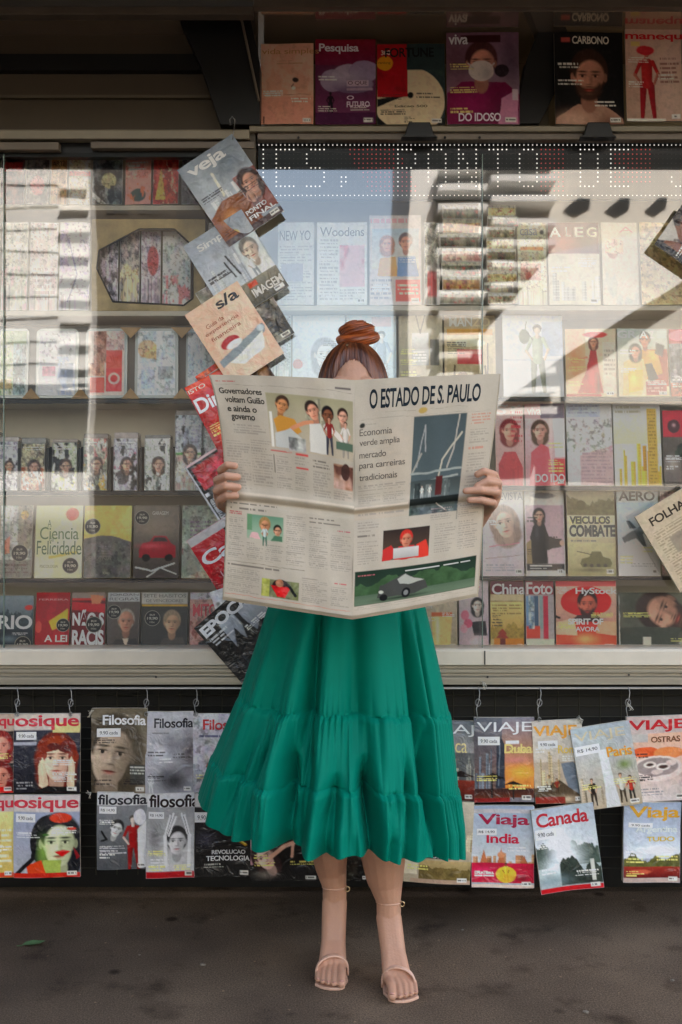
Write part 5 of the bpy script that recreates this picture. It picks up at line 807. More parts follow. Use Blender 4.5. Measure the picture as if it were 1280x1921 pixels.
for px, py, dx, lb in ((905, 1286, 0, 'between sill and rail right of the skirt'), (1180, 1325, 6, 'above the corner of the seafood cover'), (785, 1335, 8, 'beside the skirt above the half hidden travel cover'), (168, 1338, 5, 'at the upper corner of the sepia cover'), (165, 1490, 6, 'at the lower corner of the sepia cover'), (1088, 1350, 7, 'between yellow lettered and askew travel covers')):
    b = MB(); c = P(px, py, -.09 if py > 1300 else -.055); rr = random.Random(px)
    for k in range(3):
        b.tube([c + Vector((rr.uniform(-1, 1) * .006, 0, rr.uniform(-1, 1) * .005)), c + Vector((rr.uniform(-1, 1) * .012, -.004, .006 + rr.uniform(0, .008))), c + Vector((rr.uniform(.3, 1) * .014, -.002, rr.uniform(-.012, .01))), c + Vector((rr.uniform(-1, 1) * .01, 0, -.012))], .0011, 5)
    setp(b.build('twine_knot', mat('white_twine', 'c4c0b4', .7), None, smooth=True), 'knot of white twine ' + lb, 'twine knot', 'knots of white twine')
# ------------------------------------------------------------------ the woman
WY = -.42
wm = empty('person', (.02, WY, 0), label='woman with auburn bun and long green tiered skirt hiding behind an open newspaper', cat='person')
SKIN = mat('skin', (.56, .31, .205), .46, .06, 14., .12, 160., spec=.4)
SKIN.node_tree.nodes['Principled BSDF'].inputs['Subsurface Weight'].default_value = .12
SKIN.node_tree.nodes['Principled BSDF'].inputs['Subsurface Radius'].default_value = (.02, .008, .004)
SKIN.node_tree.nodes['Principled BSDF'].inputs['Subsurface Scale'].default_value = .5
class Blob:
    """closed tapered limbs that are fused into one continuous surface"""
    def __init__(s): s.V = []; s.T = []; s.n = 0
    def cap(s, a, b, ra, rb, k=16):
        a, b = Vector(a), Vector(b); d = (b - a); L = d.length; d.normalize(); u = d.orthogonal().normalized(); w_ = d.cross(u); V = []
        for t in range(-5, 1):
            an = t / 5 * math.pi / 2; V.append((a + d * (ra * math.sin(an)), ra * math.cos(an)))
        for t in range(1, 4): V.append((a + d * L * t / 4, ra + (rb - ra) * t / 4))
        for t in range(0, 6):
            an = t / 5 * math.pi / 2; V.append((b + d * (rb * math.sin(an)), rb * math.cos(an)))
        n = len(V); X = [c + (u * math.cos(2 * math.pi * j / k) + w_ * math.sin(2 * math.pi * j / k)) * max(r, 1e-5) for c, r in V for j in range(k)]
        s.V.append(np.array([tuple(x) for x in X])); s.T.append(gridfaces(k, n, s.n, True)); s.n += len(X)
    def chain(s, pts):      # (x,y,z,r) ...
        for p, q in zip(pts[:-1], pts[1:]): s.cap(p[:3], q[:3], p[3], q[3])
    def ell(s, c, r, rot=None, k=28):
        th = np.linspace(0, np.pi, k // 2 + 1); ph = np.linspace(0, 2 * np.pi, k, endpoint=False); TH, PH = np.meshgrid(th, ph, indexing='ij')
        X = np.stack([np.sin(TH) * np.cos(PH) * r[0], np.sin(TH) * np.sin(PH) * r[1], np.cos(TH) * r[2]], -1).reshape(-1, 3)
        if rot: X = X @ np.array(Matrix.Rotation(rot[1], 3, rot[0])).T
        s.V.append(X + np.array(c)); s.T.append(gridfaces(k, k // 2 + 1, s.n, True)); s.n += len(X)
    def fuse(s, name, m, parent, vox, smooth=3, sf=.5):
        me = bpy.data.meshes.new(name); V = np.concatenate(s.V); F_ = np.concatenate(s.T); me.from_pydata(V.tolist(), [], F_.tolist())
        bm = bmesh.new(); bm.from_mesh(me); bmesh.ops.remove_doubles(bm, verts=bm.verts, dist=1e-4); bmesh.ops.recalc_face_normals(bm, faces=bm.faces); bm.to_mesh(me); bm.free()
        o = bpy.data.objects.new(name, me); COL.objects.link(o); r = o.modifiers.new('r', 'REMESH'); r.mode = 'VOXEL'; r.voxel_size = vox; r.use_smooth_shade = True
        if smooth: q = o.modifiers.new('s', 'SMOOTH'); q.iterations = smooth; q.factor = sf
        me2 = bpy.data.meshes.new_from_object(o.evaluated_get(bpy.context.evaluated_depsgraph_get())); bpy.data.objects.remove(o); bpy.data.meshes.remove(me)
        me2.name = name; me2.materials.clear(); me2.materials.append(m)
        for p in me2.polygons: p.use_smooth = True
        o = bpy.data.objects.new(name, me2); COL.objects.link(o)
        if parent: o.parent = parent; o.matrix_parent_inverse = Matrix.Translation(-parent.location)
        return o
HX, HYY, HZ = .032, -.44, 1.572       # head
B = Blob()
B.ell((HX, HYY, HZ + .012), (.076, .094, .108)); B.ell((HX, HYY - .03, HZ - .045), (.058, .066, .075)); B.ell((HX, HYY - .062, HZ - .095), (.026, .024, .02))
B.cap((HX, HYY - .096, HZ + .005), (HX, HYY - .112, HZ - .03), .009, .013); B.ell((HX, HYY - .088, HZ - .062), (.024, .014, .008)); B.ell((HX, HYY - .087, HZ - .073), (.02, .014, .008))
for s in (-1, 1):
    B.ell((HX + s * .03, HYY - .078, HZ + .03), (.024, .014, .008)); B.ell((HX + s * .077, HYY + .005, HZ - .01), (.01, .02, .032)); B.ell((HX + s * .044, HYY - .066, HZ - .03), (.024, .02, .022))
B.chain([(HX, HYY + .02, HZ - .05, .052), (.026, -.41, 1.43, .054)])
B.chain([(.022, -.41, 1.40, .075), (.02, -.41, 1.30, .105), (.02, -.41, 1.15, .10), (.018, -.41, 1.05, .105), (.016, -.41, .94, .125)])
for s in (-1, 1):
    B.chain([(.022, -.41, 1.40, .06), (.022 + s * .15, -.41, 1.375, .058)]); B.ell((.02 + s * .075, -.485, 1.24), (.07, .06, .07)); B.chain([(.02 + s * .09, -.41, .93, .105), (.02 + s * .06, -.41, 1.08, .08)])
    B.chain([(.022 + s * .09, -.41, 1.33, .075), (.02 + s * .07, -.41, 1.15, .075)])
# hands: palm, four fingers closed over the sheet, thumb behind it
def hand(wrist, kn, fingers, thumb, s):
    c = sum((Vector(k[0]) for k in kn), Vector()) / 4
    for k in kn: B.cap(wrist, k[0], .021, k[1] + .003)
    for a, b_ in zip(kn[:-1], kn[1:]): B.cap(a[0], b_[0], a[1] + .003, b_[1] + .003)
    for f in fingers: B.chain(f)
    B.chain(thumb)
def q(px, py, y, r=None):
    p = P(px, py, y); return (p.x, p.y, p.z) if r is None else (p.x, p.y, p.z, r)
PE = -.81
# her right hand (left in the picture)
k1 = [(q(418, 893, PE + .055), .010), (q(411, 911, PE + .055), .010), (q(410, 930, PE + .052), .0095), (q(415, 947, PE + .048), .009)]
f1 = [[q(418, 891, PE + .05, .0105), q(415, 882, PE - .006, .0098), q(427, 872, PE - .030, .009), q(441, 874, PE - .034, .0082)],
      [q(411, 911, PE + .05, .0108), q(408, 901, PE - .012, .0102), q(425, 893, PE - .040, .0095), q(446, 895, PE - .036, .0085)],
      [q(410, 930, PE + .048, .0105), q(407, 920, PE - .012, .010), q(425, 912, PE - .038, .0095), q(447, 914, PE - .034, .0084)],
      [q(415, 947, PE + .045, .0095), q(413, 938, PE - .006, .009), q(427, 930, PE - .030, .0085), q(443, 930, PE - .031, .0078)]]
t1 = [q(422, 925, PE + .06, .014), q(436, 905, PE + .035, .012), q(452, 893, PE + .022, .0098), q(464, 889, PE + .020, .0088)]
W1 = q(440, 955, -.715); hand(W1, k1, f1, t1, -1)
B.chain([(*W1, .023), (-.235, -.62, 1.19, .032), (-.250, -.50, 1.10, .038), (-.20, -.42, 1.26, .044), (-.135, -.41, 1.375, .052)])
k2 = [(q(926, 893, PE + .055), .010), (q(932, 912, PE + .058), .0105), (q(931, 930, PE + .055), .010), (q(925, 947, PE + .05), .009)]
f2 = [[q(926, 893, PE + .05, .0105), q(925, 890, PE - .012, .0098), q(908, 884, PE - .040, .009), q(896, 890, PE - .036, .0082)],
      [q(932, 912, PE + .05, .0108), q(934, 906, PE - .010, .0105), q(915, 903, PE - .036, .0098), q(896, 912, PE - .036, .0084)],
      [q(931, 930, PE + .05, .0105), q(931, 923, PE - .018, .0102), q(902, 919, PE - .038, .0092), q(874, 921, PE - .036, .008)],
      [q(925, 947, PE + .045, .0098), q(924, 943, PE - .010, .0094), q(903, 938, PE - .034, .0086), q(881, 938, PE - .034, .0076)]]
t2 = [q(920, 928, PE + .06, .014), q(902, 908, PE + .04, .012), q(888, 896, PE + .024, .0098), q(877, 892, PE + .022, .0088)]
W2 = q(906, 958, -.715); hand(W2, k2, f2, t2, 1)
B.chain([(*W2, .023), (.295, -.62, 1.19, .032), (.30, -.50, 1.10, .038), (.245, -.42, 1.26, .044), (.18, -.41, 1.375, .052)])
# legs and feet
def leg(hip, knee, calf, ank, out, tipx, tipy, kr, cr):
    B.chain([(*hip, .095), (hip[0] * .6 + knee[0] * .4, -.42, .78, .082), (*knee, kr), (*calf, cr), (calf[0] * .55 + ank[0] * .45, ank[1] - .002, .27, cr * .76), (ank[0], ank[1], ank[2] + .03, .0335), (*ank, .0335)])
    hl = (ank[0] + out * .002, ank[1] + .035, ank[2] - .04); B.chain([(*ank, .033), (*hl, .026)]); B.chain([(*hl, .024), (ank[0] + out * .006, ank[1] - .04, .095, .025)])
    bx_ = tipx - ank[0]; ball = lambda o, dz=0: (ank[0] + bx_ * .62 + o, tipy + .068, .036 + dz)
    for o in (-.022, -.008, .008, .022): B.chain([(ank[0] + o * .45, ank[1] - .008, ank[2] - .012, .025), (ank[0] + bx_ * .35 + o * .55, tipy + .115, .083, .0215), (*ball(o), .0165)])
    toes = [(-.0280, .000, .0116), (-.0080, -.001, .0076), (.0072, .005, .0072), (.0215, .012, .0068), (.0345, .022, .0066)]
    for o, back, r_ in toes:
        o *= out; x = ank[0] + bx_ + o
        B.chain([(*ball(o * .8), .0135), (x, tipy + .030 + back, .031, r_), (x + out * .001, tipy - .003 + back, .020, r_)])
        NAILS.append(((x, tipy - .007 + back, .020 + r_ * .66), r_))
    return hl, ball(0)
NAILS = []
hlA, blA = leg((-.07, -.41, .92), (-.045, -.42, .52), (-.036, -.385, .385), (-.018, -.300, .185), -1, -.026, -.468, .058, .058)
hlB, blB = leg((.11, -.41, .92), (.108, -.45, .52), (.110, -.425, .385), (.130, -.372, .170), 1, .158, -.540, .064, .0685)
B.fuse('body', SKIN, wm, .0025, 3)
# nails
NM = mat('nail', (.62, .34, .28), .2, .05, 30., spec=.7)
for (c, r_) in NAILS:
    bm = bmesh.new(); bmesh.ops.create_uvsphere(bm, u_segments=10, v_segments=6, radius=1); bmesh.ops.scale(bm, vec=(r_ * .6, r_ * .75, r_ * .3), verts=bm.verts); bmesh.ops.rotate(bm, cent=(0, 0, 0), matrix=Matrix.Rotation(-.5, 3, 'X'), verts=bm.verts)
    me = bpy.data.meshes.new('toenail'); bm.to_mesh(me); bm.free(); me.materials.append(NM); o = bpy.data.objects.new('toenail', me); COL.objects.link(o); o.location = c; o.parent = wm; o.matrix_parent_inverse = Matrix.Translation(-wm.location)
for s in (-1, 1):
    bm = bmesh.new(); bmesh.ops.create_uvsphere(bm, u_segments=16, v_segments=10, radius=.0115); me = bpy.data.meshes.new('eye'); bm.to_mesh(me); bm.free(); me.materials.append(mat('eye_white', (.5, .42, .36), .2, .4, 60.)); o = bpy.data.objects.new('eye', me); COL.objects.link(o); o.location = (HX + s * .03, HYY - .083, HZ + .012); o.parent = wm; o.matrix_parent_inverse = Matrix.Translation(-wm.location)
# blouse
T = Blob(); T.chain([(.022, -.41, 1.385, .088), (.02, -.41, 1.30, .118), (.02, -.41, 1.15, .113), (.018, -.41, 1.07, .116)])
for s in (-1, 1):
    T.chain([(.022, -.41, 1.39, .075), (.022 + s * .15, -.41, 1.375, .072)]); T.ell((.02 + s * .075, -.485, 1.24), (.082, .072, .083)); T.chain([(.022 + s * .09, -.41, 1.33, .09), (.02 + s * .07, -.41, 1.15, .09)])
T.chain([(-.135, -.41, 1.375, .068), (-.20, -.42, 1.26, .062), (-.235, -.455, 1.185, .062)]); T.chain([(.18, -.41, 1.375, .068), (.245, -.42, 1.26, .062), (.28, -.455, 1.185, .062)])
T.chain([(-.16, -.44, 1.05, .035), (-.12, -.50, 1.155, .04)])
T.fuse('blouse', mat('dark_blouse', (.025, .022, .024), .75, .2, 20.), wm, .007, 6)

# hair: cap combed back from a centre parting, twisted bun, loose strands
def haircol(a, b):
    base = np.array([.062, .017, .006]); lt = np.array([.20, .062, .020])
    n = vnoise(np.mod(a, 1.0), b * 0 + .3, 70, 3, 2) * .6 + vnoise(np.mod(a, 1.0), b, 12, 9, 2) * .4
    n = np.clip((n - .5) * 3 + .45, 0, 1)[..., None]; return base * (1 - n) + lt * n
na, nb = 420, 70
A, Bv = np.meshgrid(np.linspace(0, 1, na, endpoint=False), np.linspace(0.02, 1, nb)); ang = A * 2 * np.pi
end = 1.62 + .0 * A; fr = np.clip(-np.sin(ang), 0, 1); fx = np.cos(ang)
sm_ = np.clip(1 - (np.abs(fx) / .84) ** 2.6, 0, 1); lim = 2.15 - (1.25 + .012 * np.sin(ang * 60) + .01 * np.sin(ang * 97 + 1)) * sm_ * (fr > .02)
el = Bv * np.minimum(lim, 2.2)
gro = .0006 * np.sin(ang * 120 + 1.5 * np.sin(Bv * 4)) + .0009 * np.sin(ang * 31 + 2 * np.sin(Bv * 3 + ang)) - .0022 * np.exp(-((ang - 1.5 * np.pi) / .05) ** 2) * (Bv > .2) * (1 - Bv)
ed_ = np.clip((Bv - .62) / .38, 0, 1); ed_ = ed_ * ed_ * (3 - 2 * ed_); rr_ = (1 + gro / .1) * (1 - .115 * ed_ * (fr > .02) * sm_)
tilt = .30
X = np.sin(el) * np.cos(ang) * .0965 * rr_; Y = np.sin(el) * np.sin(ang) * .115 * rr_; Z = np.cos(el) * .140 * rr_
Y2 = Y * math.cos(tilt) - Z * math.sin(-tilt) * .0 ; 
HC = np.stack([X + HX, Y + HYY + .008, Z + HZ + .004], -1)
HC[..., 2] = np.maximum(HC[..., 2], HZ - .09)
npmesh('hair', HC.reshape(-1, 3), [gridfaces(na, nb, 0, True)], HAIRM, wm, haircol(A, Bv).reshape(-1, 3), world=True)
def roll(name, path, r, k=48, twist=3., seed=0):
    pts = np.array(path); n = len(pts); tg = np.gradient(pts, axis=0); tg /= np.linalg.norm(tg, axis=1)[:, None]; up = np.array([0, 0, 1.]) + 0 * pts; sd_ = np.cross(tg, up); sd_ /= np.linalg.norm(sd_, axis=1)[:, None] + 1e-9; up = np.cross(sd_, tg)
    a = np.linspace(0, 1, k, endpoint=False); Tt, Aa = np.meshgrid(np.linspace(0, 1, n), a, indexing='ij'); an = Aa * 2 * np.pi + twist * Tt
    R_ = np.array(r)[:, None] * (1 + .035 * np.sin(Aa * 2 * np.pi * 14 + seed) + .03 * np.sin(Aa * 2 * np.pi * 5 + 2 + seed))
    X = pts[:, None, :] + (np.cos(an) * R_)[..., None] * sd_[:, None, :] + (np.sin(an) * R_)[..., None] * up[:, None, :] * .85
    c = haircol(Aa, Tt) * np.array([2.3, 1.75, 1.2]); return npmesh(name, X.reshape(-1, 3), [gridfaces(k, n, 0, True)], HAIRM, wm, c.reshape(-1, 3), world=True)
bc = np.array([HX + .012, HYY + .02, HZ + .163])
uu, vv_ = np.meshgrid(np.linspace(0, 2 * np.pi, 220, endpoint=False), np.linspace(.03, np.pi - .03, 90))
sw = uu * 1. + vv_ * 2.3; gr_ = .05 * np.sin(sw * 3 + 1) + .022 * np.sin(sw * 11) + .008 * np.sin(sw * 23 + 1) - .10 * np.exp(-((np.sin(sw * .5 + .6)) / .10) ** 2)
Xb = np.stack([bc[0] + .049 * np.sin(vv_) * np.cos(uu) * (1 + gr_), bc[1] + .047 * np.sin(vv_) * np.sin(uu) * (1 + gr_), bc[2] + .008 + .029 * np.cos(vv_) * (1 + gr_)], -1)
npmesh('hair_bun', Xb.reshape(-1, 3), [gridfaces(220, 90, 0, True)], HAIRM, wm, (haircol(np.mod(sw / 6.28, 1), vv_ / 3.2) * np.array([2.2, 1.7, 1.2])).reshape(-1, 3), world=True)
t = np.linspace(0, 1, 70); a = t * 2 * np.pi * 1.05 + 2.2
roll('hair_bun', np.stack([bc[0] + .042 * np.cos(a), bc[1] + .040 * np.sin(a), bc[2] - .010 + .012 * np.sin(a * 1 + .3)], -1), .0185 * np.sin(np.pi * np.clip(t * .94 + .03, 0, 1)) ** .25, seed=1, twist=4)
b = MB(); rr = random.Random(5)
for i in range(34):
    a0 = rr.choice((0, 3.14)) + rr.uniform(-.5, .5); e0 = rr.uniform(.3, 1.3); p = Vector((HX + .098 * math.sin(e0) * math.cos(a0), HYY + .115 * math.sin(e0) * math.sin(a0), HZ + .126 * math.cos(e0)))
    d = Vector((math.cos(a0) * .5, math.sin(a0) * .5, rr.uniform(-.2, 1.))).normalized(); s_ = rr.uniform(.008, .022)
    b.tube([p, p + d * s_ * .5 + Vector((0, 0, s_ * .3)), p + d * s_ + Vector((rr.uniform(-1, 1) * .01, 0, s_ * .2))], .00022, 3, False)
b.build('loose_hair', mat('hair_wisp', (.24, .09, .035), .5, .1, 30.), wm, world=True)
b = MB(); b.tube([P(650, 648, -.505), P(653, 646, -.505)], .0022, 6); b.build('hair_pin', mat('pin_metal', 'b0a890', .3, metal=.8), wm, world=True)

# ------------------------------------------------------------------ skirt: three gathered tiers, blown out on one side
D2, DF = 2.83, 2.62
rows_ = [  # t, left px, left py, right px, right py, front py, half depth
 (0.0, 508, 1122, 794, 1122, 1128, .135), (.5, 478, 1215, 815, 1225, 1232, .150), (1.0, 446, 1309, 836, 1339, 1347, .175), (1.5, 420, 1368, 843, 1412, 1414, .205), (2.0, 393, 1428, 850, 1482, 1478, .225), (2.6, 374, 1482, 860, 1549, 1552, .245), (3.0, 366, 1506, 860, 1592, 1594, .25)]
ra = np.array(rows_)
nth, tv = 900, np.concatenate([np.linspace(0, 1, 44), np.linspace(1.004, 2, 42), np.linspace(2.004, 3, 46)])
th = np.linspace(0, 2 * np.pi, nth, endpoint=False)
TH, TT = np.meshgrid(th, tv)
g_ = lambda i: np.interp(TT, ra[:, 0], ra[:, i])
lx, ly, rx_, ry_, fy_, dp = [g_(i) for i in range(1, 7)]
S_ = np.sin(TH); Cc = np.cos(TH)          # front: Cc = 1
xl = (lx - CX) / F * D2; xr = (rx_ - CX) / F * D2; zl = CAMZ - (ly - CY) / F * D2; zr = CAMZ - (ry_ - CY) / F * D2; zf = CAMZ - (fy_ - CY) / F * DF
cxx = .02 + 0 * TT; xc = np.where(S_ < 0, cxx - (cxx - xl) * np.abs(S_), cxx + (xr - cxx) * np.abs(S_))
wl = np.clip(-S_, 0, 1) ** 3.2; wr = np.clip(S_, 0, 1) ** 2
Zz = zf * (1 - wl - wr) + zl * wl + zr * wr
Yy = WY - Cc * dp * (1 - .0 * S_)
fr_ = TT - np.floor(np.minimum(TT, 2.9999)); tier = np.floor(np.minimum(TT, 2.9999))
def wob(x, k, p): return np.sin(k * (x + .13 * np.sin(3 * x + p) + .06 * np.sin(8 * x + 2 * p)) + p)
# broad folds falling from the waist
d = np.zeros_like(TT)
for a0, wd, am, grow in ((-.36, .055, -.030, .9), (-.52, .09, .014, 1.), (-.22, .07, .010, .8), (.06, .08, -.012, .7), (.3, .14, .010, .6), (.72, .045, -.022, .5), (.86, .05, .012, .5), (.99, .04, -.016, .6), (-.95, .09, .010, .8), (1.6, .2, .02, 1.), (2.2, .15, -.02, 1), (3.0, .2, .02, 1), (4.0, .2, -.02, 1)):
    an = (TH + np.pi) % (2 * np.pi) - np.pi; dd = (an - a0 + np.pi) % (2 * np.pi) - np.pi
    d += 2.0 * am * np.exp(-(dd / (wd * (1 + .25 * TT))) ** 2) * np.clip(TT, 0, 1) ** .8 * (1 - .35 * np.clip(TT - 1, 0, 2) * (1 - grow + .4))
d += .0035 * wob(TH, 11, 1.) * np.clip(TT, 0, 1)
def valley(x, k, p, sh=2.2):       # rounded crests, sharp valleys
    return -(1 - np.abs(np.sin(.5 * k * (x + .16 * np.sin(3 * x + p) + .07 * np.sin(7 * x + 2 * p)) + p))) ** sh
def tierfold(f, am_big, am_gat, k1, k2, p):
    env = np.clip(f, 0, 1) ** .55; md = .45 + .55 * np.clip(wob(TH, 4.3, p + 1.1) + .4, 0, 1)
    x = am_big * env * md * (valley(TH, k1, p) * 1.0 + valley(TH, k1 * .47, p + 2.2, 1.6) * .8 + .45 + .25 * wob(TH, k1 * .31, p))
    gm_ = .35 + .65 * np.clip(wob(TH, 6, p + 3) + .5, 0, 1)
    gat = np.exp(-f * 3.2) * (valley(TH, k2, p, 1.5) + .7 * valley(TH, k2 * 1.7, p + 1, 1.5) + .6) * gm_
    mid = np.exp(-f * 1.1) * (valley(TH, k2 * .42, p + 1.3, 3.) + .15) * np.clip(wob(TH, 5, p) + .6, 0, 1)
    return x + am_gat * gat + am_gat * 1.3 * mid
f1_ = np.clip(TT - 1, 0, 1); f2_ = np.clip(TT - 2, 0, 1)
for a0, wd, am, t0 in ((-.42, .034, .060, 1.0), (-.30, .03, .030, 1.2), (-.115, .034, .055, 1.75), (.17, .042, .070, 1.5), (-.64, .03, .030, 1.1), (.50, .028, .030, 1.3), (.80, .028, .045, 1.0), (.30, .025, .025, 2.1), (-.85, .04, .02, 1.4)):
    dd = TH - a0 - .03 * np.sin(TT * 2 + a0 * 9); dd = (dd + np.pi) % (2 * np.pi) - np.pi
    d -= am * np.exp(-np.abs(dd / (wd * (.7 + .3 * TT))) ** 1.5) * np.clip((TT - t0) * 1.6, 0, 1) * (1 + .25 * np.sin(TT * 5 + a0 * 20)); d += am * .3 * np.exp(-((np.abs(dd) - wd * 2.6) / (wd * 1.4)) ** 2) * np.clip((TT - t0) * 1.2, 0, 1)
t1m = (TT > 1.001); t2m = (TT > 2.002)
calm = 1 - .55 * np.clip(-S_, 0, 1) ** 2
d += t1m * (tierfold(f1_, .026, .0095, 15, 70, 0.4) * (1 - .45 * f2_) * calm + .010 * np.clip(f1_ * 14, 0, 1))
d += t2m * (tierfold(f2_, .034, .0115, 19, 82, 2.1) * calm + .011 * np.clip(f2_ * 14, 0, 1))
up = (TT <= 1); d += up * .0055 * (valley(TH, 80, .9, 1.5)) * np.exp((TT - 1) * 9) + ((TT > 1) & (TT <= 2)) * .004 * valley(TH, 96, 1.9, 1.5) * np.exp((TT - 2) * 12)
d -= .002 * np.exp(-((TT - 1) / .015) ** 2) + .002 * np.exp(-((TT - 2) / .015) ** 2)
nx_, ny_ = S_ * .8, -Cc; ln = np.hypot(nx_, ny_) + 1e-6
side = .35 + .65 * np.abs(Cc) ** .6
X = xc + nx_ / ln * d * side * (.6 + .4 * np.abs(Cc)); Y = Yy + ny_ / ln * d * 1.25
Zz = Zz + .006 * wob(TH, 9, .3) * np.clip((TT - 2.4) / .6, 0, 1) ** 2 + .0032 * wob(TH, 31, 1) * np.exp(-((TT - 1) / .08) ** 2) + .0032 * wob(TH, 27, 2) * np.exp(-((TT - 2) / .08) ** 2)
Y = Y + .10 * np.clip(-S_, 0, 1) ** 2 * np.clip(TT - .7, 0, 3) / 2.3
gm = mat('green_satin_cotton', (.0, .195, .130), .55, .05, 5., .10, 700., spec=.07)
gp_ = gm.node_tree.nodes['Principled BSDF']; gp_.inputs['Sheen Weight'].default_value = .04; gp_.inputs['Sheen Roughness'].default_value = .4; gp_.inputs['Sheen Tint'].default_value = (.2, .9, .7, 1)
npmesh('skirt', np.stack([X, Y, Zz], -1).reshape(-1, 3), [gridfaces(nth, len(tv), 0, True)], gm, wm, world=True)

# ------------------------------------------------------------------ sandals
NUDE = mat('nude_patent', (.70, .43, .31), .25, .05, 20., spec=.7, coat=.4)
for (ank, hl, ball, tipx, tipy, out) in (((-.018, -.300, .185), hlA, blA, -.026, -.468, -1), ((.130, -.372, .170), hlB, blB, .158, -.540, 1)):
    sdl = None; n = 26; L_ = []
    path = [(hl[0], hl[1] + .012, hl[2] - .030, .027), (hl[0] * .6 + ball[0] * .4, (hl[1] * .6 + ball[1] * .4), hl[2] * .42 + .008, .026), (ball[0], ball[1] + .015, .014, .038), (ball[0] + (tipx - ball[0]) * .5, tipy + .045, .009, .043), (tipx + out * .003, tipy + .022, .0085, .0405), (tipx - out * .003, tipy + .009, .0085, .033), (tipx - out * .006, tipy + .001, .0085, .024), (tipx - out * .008, tipy - .004, .0085, .011)]
    V = []; fs = []
    for (x, y, z, h_) in path: V += [(x - h_, y, z), (x + h_, y, z), (x + h_, y, z - .0075), (x - h_, y, z - .0075)]
    for i in range(len(path) - 1):
        for j in range(4): fs.append((i * 4 + j, i * 4 + (j + 1) % 4, (i + 1) * 4 + (j + 1) % 4, (i + 1) * 4 + j))
    fs += [(0, 1, 2, 3), tuple((len(path) - 1) * 4 + j for j in range(4))]
    b = MB(); b.add(V, fs); sdl = b.build('sandal', NUDE, wm, bev=.002, world=True)
    b = MB(); b.tube([(hl[0], hl[1] + .018, hl[2] - .034), (hl[0], hl[1] + .022, .05), (hl[0], hl[1] + .02, .001)], [.012, .0065, .005], 10)
    h_ = b.build('heel', NUDE, sdl, world=True); h_.matrix_parent_inverse = Matrix.Translation(-wm.location) if False else Matrix.Identity(4)
    b = MB()       # strap over the toes
    pts = []
    for i in range(17):
        u = i / 16; a_ = math.pi * u; pts.append((ball[0] + (tipx - ball[0]) * .35 - math.cos(a_) * .0435, tipy + .062 + out * (-.012) * math.cos(a_) * -1, .010 + .056 * math.sin(a_) ** .62))
    for dz in (0, .0045, -.0045): b.tube([(p[0], p[1] + dz, p[2] - abs(dz) * .1) for p in pts], .0032, 6)
    o = b.build('toe_strap', NUDE, sdl, smooth=True)
    b = MB(); cz = ank[2] + .028
    b.tube([(ank[0] + .0342 * math.cos(x), ank[1] + .001 + .0345 * math.sin(x), cz - .004 * math.sin(x)) for x in np.linspace(0, 6.2832, 30)], .0023, 6, False)
    b.tube([(ank[0] + .030 * c, ank[1] + .03, ank[2] + .02) if k == 0 else (hl[0] + .024 * c, hl[1] + .012, hl[2] - .02) for c in (1,) for k in (0, 1)], .002, 6)
    b.build('ankle_strap', NUDE, sdl, smooth=True)
    b = MB(); b.tube([(ank[0] + .036 + .006 * math.cos(x), ank[1] - .016, cz + .007 * math.sin(x)) for x in np.linspace(0, 6.2832, 14)], .0016, 5, False)
    b.build('buckle', mat('gold_buckle', (.75, .58, .35), .25, .05, metal=1.), sdl, smooth=True)

# ------------------------------------------------------------------ the newspaper
nw = empty('newspaper', (P(666, 960, -.80).x, -.80, .95), label='wide open broadsheet newspaper held up before the womans face, reading O ESTADO DE S. PAULO', cat='newspaper')
LP = [[(394, 703, -.800), (530, 706, -.836), (666, 713, -.842)], [(416, 800, -.806), (541, 812, -.838), (666, 835, -.850)], [(426, 933, -.800), (545, 946, -.822), (665, 961, -.838)],
      [(424, 1030, -.812), (544, 1046, -.840), (663, 1060, -.856)], [(420, 1119, -.815), (540, 1138, -.850), (661, 1156, -.872)]]
RP = [[(666, 713, -.842), (800, 706, -.836), (937, 701, -.800)], [(666, 835, -.850), (793, 822, -.836), (925, 810, -.806)], [(665, 961, -.838), (785, 948, -.824), (907, 934, -.800)],
      [(663, 1060, -.856), (780, 1047, -.842), (901, 1028, -.812)], [(661, 1156, -.872), (778, 1136, -.852), (895, 1113, -.815)]]
def nsurf(G, sgn, dy=0., grow=0.):
    G = np.array(G, float); G[..., 2] += dy
    def quad(a, b, c, t): return a * (1 - t) * (1 - 2 * t) + b * 4 * t * (1 - t) + c * t * (2 * t - 1)
    def S(U, V):
        U = np.asarray(U, float); V = np.asarray(V, float); o = []
        t = np.where(V <= .5, V * 2, V * 2 - 1); hi = V > .5
        R5 = [quad(G[r][0][:, None], G[r][1][:, None], G[r][2][:, None], U.ravel()[None, :]).reshape((3,) + U.shape) for r in range(5)]
        a = quad(R5[0], R5[1], R5[2], t); b_ = quad(R5[2], R5[3], R5[4], t); X = np.where(hi, b_, a)
        ed = U if sgn > 0 else 1 - U
        y = X[2] - .006 * np.exp(-((V - .485) / .02) ** 2) + .006 * np.exp(-((V - .51) / .012) ** 2) + .0022 * np.sin(U * 7 + V * 5 + sgn) * np.sin(V * 11 + U * 3) + .0012 * np.sin(U * 23 - V * 9) + .006 * np.exp(-(np.clip(ed, 0, 1) ** 2 + ((V - .42) * 1.1) ** 2) / .004) 
        py = X[1] + grow * V; px = X[0] + grow * .4 * (ed - .0) * sgn
        d = y - CAMY; return (px - CX) / F * d, y, CAMZ - (py - CY) / F * d
    return S
PAPER = 'a59c8c'
LN = '5e5850'; LG = '8d857a'
